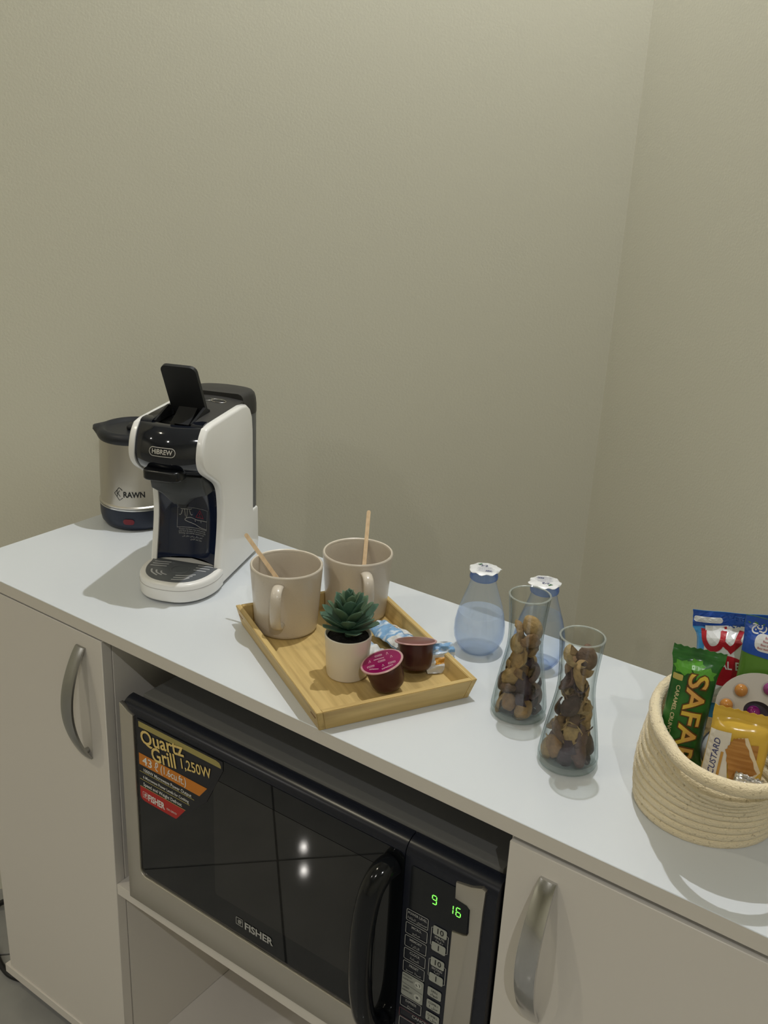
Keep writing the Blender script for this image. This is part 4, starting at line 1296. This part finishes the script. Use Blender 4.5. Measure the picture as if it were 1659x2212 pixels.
def curl_mesh(R, seed):
    """curled strip of bark"""
    rnd = random.Random(seed)
    tw = rnd.uniform(1.6, 2.6)
    bm = bmesh.new()
    n = 14
    rows = []
    for i in range(n + 1):
        t = i / n
        a = -tw + 2 * tw * t
        hw = R * 0.42 * (0.5 + 0.5 * math.sin(PI * (0.1 + 0.8 * t)))
        rr = R * (0.80 - 0.18 * t)
        c = Vector((rr * math.cos(a) * 0.85, 0, rr * math.sin(a) * 0.7))
        d = Vector((math.cos(a), 0, math.sin(a))) * 0.0007
        yo = R * 0.15 * math.sin(3 * t)
        rows.append([bm.verts.new(c - d + Vector((0, -hw + yo, 0))), bm.verts.new(c + d + Vector((0, -hw + yo, 0))), bm.verts.new(c + d + Vector((0, hw + yo, 0))), bm.verts.new(c - d + Vector((0, hw + yo, 0)))])
    for a_, b_ in zip(rows, rows[1:]):
        for k in range(4):
            l = (k + 1) % 4
            bm.faces.new((a_[k], a_[l], b_[l], b_[k]))
    bm.faces.new(rows[0]); bm.faces.new(rows[-1][::-1])
    return bm
def fill_carafe(x, y, where, seed, n, tops, height, mix):
    rnd = random.Random(seed)
    P, Rr, V_ = [], [], []
    for i in range(n):
        z = 0.014 + (height - 0.016) * (i / (n - 1))
        R = rnd.uniform(0.0108, 0.0136)
        rm = max(0.0, rin(z) - R - 0.0008)
        a = i * 2.4 + rnd.uniform(-0.4, 0.4)
        rr = rm * rnd.uniform(0.75, 1.0)
        P.append(np.array([rr * math.cos(a), rr * math.sin(a), z])); Rr.append(R)
    for it in range(260):
        for i in range(n):
            P[i][2] -= 0.00012
            for j in range(n):
                if i == j:
                    continue
                d = P[i] - P[j]
                L_ = np.linalg.norm(d) + 1e-9
                mn = (Rr[i] + Rr[j]) * 0.66
                if L_ < mn:
                    push = d / L_ * (mn - L_) * 0.5
                    P[i] = P[i] + push; P[j] = P[j] - push
            z = max(P[i][2], 0.0085 + Rr[i] * 0.62)
            rm = max(0.0002, rin(z) - Rr[i] * 0.84)
            q = math.hypot(P[i][0], P[i][1])
            if q > rm:
                P[i][0] *= rm / q; P[i][1] *= rm / q
            P[i][2] = z
    order = sorted(range(n), key=lambda k: P[k][2])
    names = {'shell': ('dried_petal', 'cupped dried petal'), 'pod': ('dried_seed_pod', 'dried seed pod'), 'curl': ('dried_bark_curl', 'dried bark curl')}
    hwords = ['at bottom', 'low down', 'halfway up', 'near the top', 'topmost']
    for rank, i in enumerate(order):
        kind = rnd.choice(('shell', 'shell', 'shell', 'shell', 'pod', 'curl', 'curl'))
        top = rank >= n - len(tops)
        if top:
            kind, colr = tops[rank - (n - len(tops))]
        else:
            colr = mix(rank / n, rnd)
        bmf = {'shell': shell_mesh, 'pod': pod_mesh, 'curl': curl_mesh}[kind]
        nm, words = names[kind]
        o = from_bm(nm, bmf(Rr[i] * (1.16 if top else 1.18), seed * 100 + i), pm(colr, i), None, True, 60)
        o.location = (x + P[i][0], y + P[i][1], ZC + P[i][2])
        if kind == 'pod':
            o.rotation_euler = (rnd.uniform(-0.5, 0.5), rnd.uniform(-0.5, 0.5), rnd.uniform(0, 6))
        else:
            out_a = math.atan2(P[i][1], P[i][0])
            o.rotation_euler = Euler((rnd.uniform(-0.5, 0.5), PI / 2 + rnd.uniform(-0.9, 0.5), out_a + (0 if rnd.random() < 0.55 else PI) + rnd.uniform(-0.6, 0.6)), 'XYZ')
        hw = hwords[min(4, int(5 * rank / n))]
        va_ = (math.atan2(P[i][1], P[i][0]) - math.atan2(-0.7634 - y, 1.3188 - x)) % (2 * PI)
        side = ['front', 'right', 'back', 'left'][int((va_ + PI / 4) / (PI / 2)) % 4]
        cw = 'pale tan' if colr == 'tan' else 'dark brown'
        tag(o, '%s %s %s, %s, in the %s' % (cw, words, hw, side, where), 'dried flower', 'dried flowers in the ' + where)
make_carafe('rear glass carafe of mostly dark dried flowers, beside the tray', 0.8691, 0.1812)
make_carafe('front glass carafe of tan and dark dried flowers', 0.9600, 0.1273)
fill_carafe(0.8691, 0.1812, 'rear carafe beside the tray', 3, 34, [('shell', 'tan'), ('shell', 'tan'), ('pod', 'tan')], 0.112, lambda t, r: 'tan' if r.random() < 0.22 + 0.25 * t else 'dark')
fill_carafe(0.9600, 0.1273, 'front carafe', 8, 40, [('shell', 'tan'), ('pod', 'dark'), ('shell', 'tan')], 0.130, lambda t, r: 'tan' if r.random() < 0.30 + 0.5 * t else 'dark')

# ------------------------------------------------------------------ rope basket
bx, by = 1.1060, 0.1500
bk = thing('rope_basket', 'oval cream cotton rope basket full of snacks', 'basket', (bx, by, ZC))
RIM_Z = 0.1085
RIM_A = math.radians(-64.6)
def wall_p(a, f, z):
    # round foot opening out to an oval rim whose long axis points to the viewer's side
    k = 0.0655 + 0.0080 * math.sin(PI * min(1, f * 0.75 + 0.12))
    base = Vector((k * math.cos(a), k * math.sin(a), 0))
    th = a - RIM_A
    ca, sa = 0.0975 * math.cos(th), 0.0730 * math.sin(th)
    c_, s_ = math.cos(RIM_A), math.sin(RIM_A)
    top = Vector((0.0152 + ca * c_ - sa * s_, -0.0133 + ca * s_ + sa * c_, 0))
    g = f ** 1.7
    p = base.lerp(top, g)
    p.z = z
    return p
NR, RN = 10, 96
for k in range(NR):
    f_ = k / (NR - 1)
    last = (k == NR - 1)
    bm = bmesh.new()
    rings = []
    for i in range(RN):
        a = 2 * PI * i / RN
        # the rim rope leaves the wall at both ends as a loop handle
        end = max(0.0, (abs(math.cos(a - RIM_A + 0.26)) - 0.74) / 0.26) ** 0.8
        zc = 0.0056 + (RIM_Z - 0.0040 * math.cos(a - RIM_A) - 0.0056) * f_
        if last:
            zc += 0.004 * end
        elif f_ > 0.5:
            zc -= 0.011 * end * (f_ - 0.5) / 0.4
        c = wall_p(a, f_, zc)
        o_ = Vector((math.cos(a), math.sin(a), 0))
        if last:
            c = c + o_ * (0.0115 * end)
        hz = (RIM_Z - 0.0056) / (NR - 1) * 0.60 if not last else 0.0072
        hr = 0.0046 if not last else 0.0064
        wob = 1 + 0.04 * math.sin(37 * a + k) + 0.03 * math.sin(53 * a + 2 * k)
        rings.append([bm.verts.new(c + o_ * (hr * wob * math.cos(2 * PI * q / 10)) + Vector((0, 0, hz * math.sin(2 * PI * q / 10)))) for q in range(10)])
    for i in range(RN):
        A, B = rings[i], rings[(i + 1) % RN]
        for q in range(10):
            l = (q + 1) % 10
            bm.faces.new((A[q], A[l], B[l], B[q]))
    from_bm('rope_coil', bm, M_rope, bk, True)
lathe('basket_floor', [(0, 0.001), (0.066, 0.001), (0.066, 0.006), (0, 0.006)], M_rope, bk, 48)
# ------------------------------------------------------------------ snacks
def make_pack(name, label, cat, TLp, TRp, BLp, th, m_, crimp, decals, seed=0, nu=16, nv=28, taper=0.0, wr=0.0008, toothed=True):
    """flow-wrapped pack from three corners of its front (top left, top right, bottom left)"""
    tl, trr, bl = Vector(TLp), Vector(TRp), Vector(BLp)
    ex = (trr - tl); ey = (tl - bl)
    w_, l_ = ex.length, ey.length
    ex.normalize()
    ez = ex.cross(ey).normalized()
    ey = ez.cross(ex)
    org = (tl + trr) / 2 - ey * (l_ / 2)
    M_ = Matrix((ex, ey, ez)).transposed().to_4x4()
    M_.translation = org + Vector((0, 0, ZC))
    t = thing(name, label, cat)
    t.matrix_world = M_
    rnd = random.Random(seed)
    ph = [rnd.uniform(0, 6) for _ in range(6)]
    cf = crimp / (l_ / 2)
    def surf(u, v, side, off=0.0):
        av = abs(v)
        body = max(0.0, 1 - max(0.0, (av - 0.45) / (1 - cf - 0.45)) ** 2.4) if av < 1 - cf else 0.0
        e = max(0.0, 1 - abs(u) ** 2.6) ** 0.55
        z = th * body * e + 0.0003
        wrk = wr * (math.sin(7 * u + 5 * v + ph[0]) + 0.7 * math.sin(13 * v - 4 * u + ph[1])) * (0.35 + 0.65 * (1 - body))
        wv = 1 - taper * body
        cr_ = 0.0005 * math.sin(140 * v) if av > 1 - cf else 0
        return (u * w_ / 2 * wv, v * l_ / 2, side * (z + off) + wrk + cr_)
    bm = bmesh.new()
    grids = []
    vsn = sorted(set([-1 + 2 * j / nv for j in range(nv + 1)] + [1 - cf, -1 + cf, 1 - cf / 2, -1 + cf / 2]))
    for side in (1, -1):
        g_ = [[bm.verts.new(surf(-1 + 2 * i / nu, v, side)) for i in range(nu + 1)] for v in vsn]
        if toothed:
            for i in range(nu + 1):
                g_[-1][i].co.y -= 0.0012 * (i % 2); g_[0][i].co.y += 0.0012 * (i % 2)
        for j in range(len(vsn) - 1):
            for i in range(nu):
                bm.faces.new((g_[j][i], g_[j][i + 1], g_[j + 1][i + 1], g_[j + 1][i]))
        grids.append(g_)
    A, B = grids
    NV = len(vsn) - 1
    edge = [(j, 0) for j in range(NV)] + [(NV, i) for i in range(nu)] + [(j, nu) for j in range(NV, 0, -1)] + [(0, i) for i in range(nu, 0, -1)]
    for (a, b) in zip(edge, edge[1:] + edge[:1]):
        bm.faces.new((A[a[0]][a[1]], A[b[0]][b[1]], B[b[0]][b[1]], B[a[0]][a[1]]))
    from_bm('wrapper', bm, m_, t, True, 60)
    # decals are drawn in metres about the centre of the pack
    def dm(off):
        return lambda x, y: surf(max(-0.995, min(0.995, x / (w_ / 2))), max(-0.995, min(0.995, y / (l_ / 2))), 1, off)
    for k, (nm, flat, m2, lay) in enumerate(decals(w_, l_)):
        flat.build(nm, dm(0.00045 * lay + 0.0003), m2, t, 0.006)
    return t
def P(px, py, y):
    return tuple(at(px, py, 'y', y))
def PZ(px, py, z):
    return tuple(at(px, py, 'z', z))

# chocolate bar
M_green = mat('wrapper_green', (0.035, 0.17, 0.03), 0.22, vary=((45, 30, 45), (0.015, 0.085, 0.02), 0.40, 0.66))
M_lgreen = mat('leaf_green', (0.10, 0.34, 0.035), 0.25)
M_yel = mat('letter_yellow', (0.72, 0.55, 0.06), 0.3, vary=((50, 50, 50), (0.70, 0.38, 0.10), 0.45, 0.62))
M_brn = mat('letter_shadow', (0.13, 0.05, 0.01), 0.35)
def bar_decals(w, l):
    q = -PI / 2
    leafs = Flat()
    for (cx, cy, s, r) in ((-0.014, l / 2 - 0.021, 0.012, 0.4), (0.010, l / 2 - 0.024, 0.013, -0.5), (-0.001, l / 2 - 0.017, 0.010, 0.1)):
        leafs.poly([(cx + s * (math.cos(a + r) * (1.0 if k % 2 == 0 else 0.72)), cy + 0.62 * s * math.sin(a + r) * (1.0 if k % 2 == 0 else 0.72)) for k, a in enumerate([2 * PI * i / 14 for i in range(14)])])
    sh = Flat().text('SAFARI', 0.0310, 0.0035, -0.012, rot=q, bold=0.055, fit=0.1055)
    tx = Flat().text('SAFARI', 0.0310, 0.0035, -0.012, rot=q, bold=0.015, fit=0.1035)
    sm = Flat().text('CARAMEL CRUNCH', 0.0062, -0.0160, -0.002, rot=q, bold=0.02)
    bd = Flat().poly(rrect(0.011, 0.006, 0.001, 2, -0.0185, l / 2 - 0.031))
    return [('leaf_print', leafs, M_lgreen, 1), ('letter_outline', sh, M_brn, 2), ('lettering', tx, M_yel, 3), ('lettering', sm, mat('ink_cream', (0.6, 0.55, 0.3), 0.4), 2), ('badge', bd, mat('badge_gold', (0.5, 0.42, 0.12), 0.4), 2)]
zt1 = at(1457, 1388, 'y', 0.1180).z
make_pack('chocolate_bar', 'green wrapped caramel chocolate bar standing at the left of the basket', 'chocolate bar', P(1457, 1388, 0.1180), PZ(1572, 1413, zt1 - 0.0030), P(1444, 1650, 0.1080), 0.0085, M_green, 0.011, bar_decals, 2, taper=0.16)
# crisps
M_blue = mat('bag_blue', (0.02, 0.085, 0.42), 0.25)
M_bwhite = mat('bag_white', (0.72, 0.73, 0.74), 0.28)
M_lblue = mat('bag_light_blue', (0.06, 0.33, 0.75), 0.25)
M_bred = mat('bag_red', (0.40, 0.012, 0.025), 0.3)
def crisp_decals(w, l):
    top = l / 2
    band = Flat().poly([(-w * 0.495, top), (w * 0.495, top), (w * 0.495, top - 0.017), (-w * 0.40, top - 0.0165), (-w * 0.495, top - 0.017)])
    wh = Flat().poly([(-w * 0.34, top - 0.0150), (w * 0.40, top - 0.0120), (w * 0.48, -top * 0.7), (-w * 0.40, -top * 0.7), (-w * 0.40, top - 0.060)])
    pill = Flat().poly(rrect(0.030, 0.0060, 0.0029, 4, -w * 0.31, top - 0.0090))
    ar = Flat()
    xa, ya = -0.026, top - 0.0165
    ar.stroke(catmull([(xa - 0.006, ya - 0.002), (xa - 0.006, ya - 0.012), (xa + 0.001, ya - 0.020), (xa + 0.011, ya - 0.018), (xa + 0.016, ya - 0.009), (xa + 0.014, ya + 0.001)], 5), 0.0060)
    ar.stroke(catmull([(xa + 0.016, ya - 0.012), (xa + 0.024, ya - 0.018), (xa + 0.031, ya - 0.013), (xa + 0.033, ya - 0.001)], 5), 0.0056)
    ar.stroke(catmull([(xa + 0.023, ya - 0.022), (xa + 0.031, ya - 0.015), (xa + 0.036, ya - 0.010)], 5), 0.0045)
    ov = Flat().disc(-0.010, top - 0.0575, 0.031, 30, 0.0160)
    tx = Flat().text('AL BATAL', 0.0115, 0.0125, top - 0.0520, bold=0.02)
    kt_ = Flat().text('KETCHUP', 0.0075, 0.010, top - 0.0065, bold=0.01)
    return [('print_band', band, M_blue, 1), ('print_field', wh, M_bwhite, 2), ('print_pill', pill, M_bwhite, 3), ('lettering', ar, M_bred, 3), ('print_oval', ov, M_bred, 3), ('lettering', tx, M_bwhite, 4), ('lettering', kt_, mat('bag_midblue', (0.05, 0.17, 0.60), 0.3), 2)]
make_pack('crisp_bag', 'blue and white ketchup crisp bag with red letters at the back of the basket', 'snack bag', P(1496, 1316, 0.1850), P(1688, 1332, 0.1850), P(1502, 1545, 0.1650), 0.011, M_lblue, 0.018, crisp_decals, 4, taper=0.10, wr=0.0014, toothed=False)
M_cgreen = mat('bag_green', (0.11, 0.25, 0.035), 0.3)
def bag2_decals(w, l):
    top = l / 2
    bl = Flat().poly([(-w / 2 * 0.99, top), (w / 2 * 0.99, top), (w / 2 * 0.99, top - 0.039), (-w / 2 * 0.99, top - 0.036)])
    pill = Flat().poly(rrect(0.044, 0.017, 0.007, 4, 0.006, top - 0.023))
    ar = Flat().text('\uFE9E\uFEF3\uFEAD\uFE8D \uFEEE', 0.011, -0.008, top - 0.0085, bold=0.02)
    sm = Flat()
    for k in range(4):
        sm.text('Best before date and lot number'[: 20 + 3 * k], 0.0030, 0.006, top - 0.0175 - 0.0036 * k)
    return [('print_field', bl, M_blue, 1), ('print_pill', pill, M_bwhite, 2), ('lettering', ar, M_bwhite, 2), ('lettering', sm, M_bred, 3)]
make_pack('snack_bag', 'blue and green snack bag with white panel at the right of the basket', 'snack bag', P(1613, 1326, 0.1580), P(1745, 1356, 0.1650), P(1578, 1570, 0.1420), 0.0075, M_cgreen, 0.010, bag2_decals, 6, taper=0.05, toothed=False)
# candy palette: oval blister card with sweets
pc = at(1642, 1538, 'y', 0.1280)
pal = thing('candy_palette', 'grey oval candy palette with coloured sweets behind the biscuit pack', 'sweets', (pc.x, pc.y, pc.z + ZC))
pal.rotation_euler = Euler((math.radians(68), math.radians(8), math.radians(14)), 'XYZ')
M_card = mat('palette_card', (0.52, 0.49, 0.44), 0.4)
hole_c, hole_r = (-0.002, -0.0010), 0.0122
bm = bmesh.new()
n = 40
oc, ic = [], []
for z in (0.0, 0.0022):
    oc.append([bm.verts.new((0.0415 * math.cos(2 * PI * i / n), 0.0365 * math.sin(2 * PI * i / n), z)) for i in range(n)])
    ic.append([bm.verts.new((hole_c[0] + hole_r * 1.1 * math.cos(2 * PI * i / n), hole_c[1] + hole_r * 0.85 * math.sin(2 * PI * i / n), z)) for i in range(n)])
for i in range(n):
    j = (i + 1) % n
    bm.faces.new((oc[0][i], oc[0][j], ic[0][j], ic[0][i])); bm.faces.new((oc[1][i], oc[1][j], ic[1][j], ic[1][i]))
    bm.faces.new((oc[0][i], oc[0][j], oc[1][j], oc[1][i])); bm.faces.new((ic[0][i], ic[0][j], ic[1][j], ic[1][i]))
from_bm('palette_card', bm, M_card, pal, True, 40)
M_or = mat('sweet_orange', (0.50, 0.20, 0.02), 0.15)
M_pu = mat('sweet_magenta', (0.24, 0.015, 0.16), 0.15)
M_bubble = thin_clear('blister_bubble', (0.97, 0.97, 0.97), (0.7, 0.7, 0.7), 0.04)
for (u, v, m2) in ((-0.0225, 0.0140, M_or), (0.0015, 0.0240, M_pu), (-0.0310, -0.0040, M_or), (0.0240, 0.0140, M_pu), (-0.019, -0.023, M_or), (0.0290, -0.0060, mat('sweet_yellow', (0.5, 0.42, 0.1), 0.15))):
    s1 = lathe('sweet', [(0, 0.0082), (0.0032, 0.0074), (0.0056, 0.0050), (0.0062, 0.0024), (0.0058, 0.0018), (0, 0.0018)], m2, pal, 20)
    s1.location = (u, v, 0.0006)
    s2 = lathe('blister', [(0, 0.0095), (0.0040, 0.0086), (0.0068, 0.0055), (0.0075, 0.0023)], M_bubble, pal, 20)
    s2.location = (u, v, 0.0)
s1 = lathe('sweet', [(0, 0.0082), (0.0032, 0.0074), (0.0058, 0.0050), (0.0064, 0.0024), (0.0058, 0.001), (0, 0.001)], M_pu, pal, 20)
s1.location = (hole_c[0] - 0.003, hole_c[1] - 0.002, -0.0075)
lathe('backing', [(0, 0), (0.018, 0), (0.018, 0.001), (0, 0.001)], mat('backing_dark', (0.05, 0.04, 0.06), 0.3), pal, 24).location = (hole_c[0], hole_c[1], -0.0085)
# custard biscuits
M_cust = mat('wrapper_yellow', (0.66, 0.42, 0.055), 0.2)
M_cream = mat('wrapper_cream', (0.70, 0.66, 0.58), 0.25)
M_bisc = mat('biscuit_print', (0.46, 0.22, 0.055), 0.35, vary=((20, 260, 20), (0.36, 0.15, 0.03), 0.45, 0.6))
M_bisc2 = mat('biscuit_cream_print', (0.74, 0.62, 0.42), 0.35)
def cust_decals(w, l):
    top = l / 2
    left = Flat().poly([(-w * 0.495, top - 0.0235), (-w * 0.16, top - 0.0215), (-w * 0.12, -top * 0.2), (-w * 0.02, -top * 0.75), (-w * 0.495, -top * 0.75)])
    b0 = [(-0.006, top - 0.0260), (0.003, top - 0.0235), (0.022, top - 0.0560), (0.010, top - 0.0720), (-0.001, top - 0.0700), (-0.011, top - 0.0390)]
    bis2 = Flat().poly([(p[0] + 0.0035, p[1] + 0.001) for p in b0])
    bis3 = Flat().poly([(0.011, top - 0.029), (0.018, top - 0.028), (0.019, top - 0.043), (0.015, top - 0.045)])
    n = []
    for a, b in zip(b0, b0[1:] + b0[:1]):
        for k in range(6):
            t = k / 6
            p = Vector(a).lerp(Vector(b), t)
            d = (Vector(b) - Vector(a)).normalized()
            p = p + Vector((d.y, -d.x)) * 0.0006 * (1 if k % 2 else -1)
            n.append((p.x, p.y))
    bis = Flat().poly(n)
    tx = Flat().text('CUSTARD', 0.0082, -w * 0.35, top - 0.0490, rot=PI / 2, shear=0.2, bold=0.005)
    br = Flat().poly([(-w * 0.26, top - 0.068), (-w * 0.215, top - 0.068), (-w * 0.215, top - 0.0420), (-w * 0.26, top - 0.0420)])
    return [('print_field', left, M_cream, 1), ('biscuit_print', bis3, M_bisc, 1), ('biscuit_print', bis2, M_bisc2, 2), ('biscuit_print', bis, M_bisc, 3), ('lettering', tx, M_ink_b, 2), ('print_bar', br, mat('bar_ochre', (0.50, 0.27, 0.06), 0.4), 2)]
zt2 = at(1545, 1519, 'y', 0.0940).z
make_pack('biscuit_pack', 'cream and yellow custard biscuit pack at the front of the basket', 'biscuits', P(1545, 1519, 0.0940), PZ(1680, 1552, zt2 - 0.0030), P(1532, 1710, 0.0840), 0.0085, M_cust, 0.010, cust_decals, 8, taper=0.04)
# silver foil bar and a small white tub between the packs
M_silver = mat('silver_foil', (0.75, 0.75, 0.76), 0.16, metal=1.0, bump=((130, 130, 130), 0.8, 0.004))
make_pack('foil_sweet', 'small silver foil wrapped sweet at the front rim of the basket', 'sweet', P(1590, 1664, 0.0790), P(1650, 1686, 0.0840), P(1588, 1700, 0.0730), 0.0035, M_silver, 0.004, lambda w, l: [], 11, nu=10, nv=12, wr=0.0012)
tb = at(1566, 1624, 'y', 0.132)
tbo = thing('plastic_tub', 'round white plastic tub wedged between chocolate bar and biscuits', 'tub', (tb.x, tb.y, tb.z + ZC), Euler((math.radians(60), 0, math.radians(20))))
lathe('tub', [(0, 0.008), (0.016, 0.0075), (0.021, 0.004), (0.0225, -0.001), (0.0215, -0.008), (0, -0.008)], mat('tub_plastic', (0.50, 0.52, 0.53), 0.25), tbo, 40)
lathe('tub_rim', [(0.0215, -0.0015), (0.0240, -0.0015), (0.0240, -0.0035), (0.0215, -0.0035)], M_plate, tbo, 40)

# ------------------------------------------------------------------ power cord beside the cabinet
cp = [(-0.030, 0.19, 0.45), (-0.060, 0.16, 0.22), (-0.125, 0.135, 0.07), (-0.19, 0.100, 0.006), (-0.15, 0.055, 0.006), (-0.085, 0.0335, 0.006), (-0.045, 0.0215, 0.006), (-0.006, 0.0215, 0.006), (0.05, 0.05, 0.006), (0.10, 0.12, 0.006), (0.13, 0.22, 0.006)]
o = from_bm('power_cord', tube_bm(catmull(cp, 8), 0.0055, 10), M_black_tube, None, True)
tag(o, 'black power cord curling over the floor beside the left cabinet', 'cord')
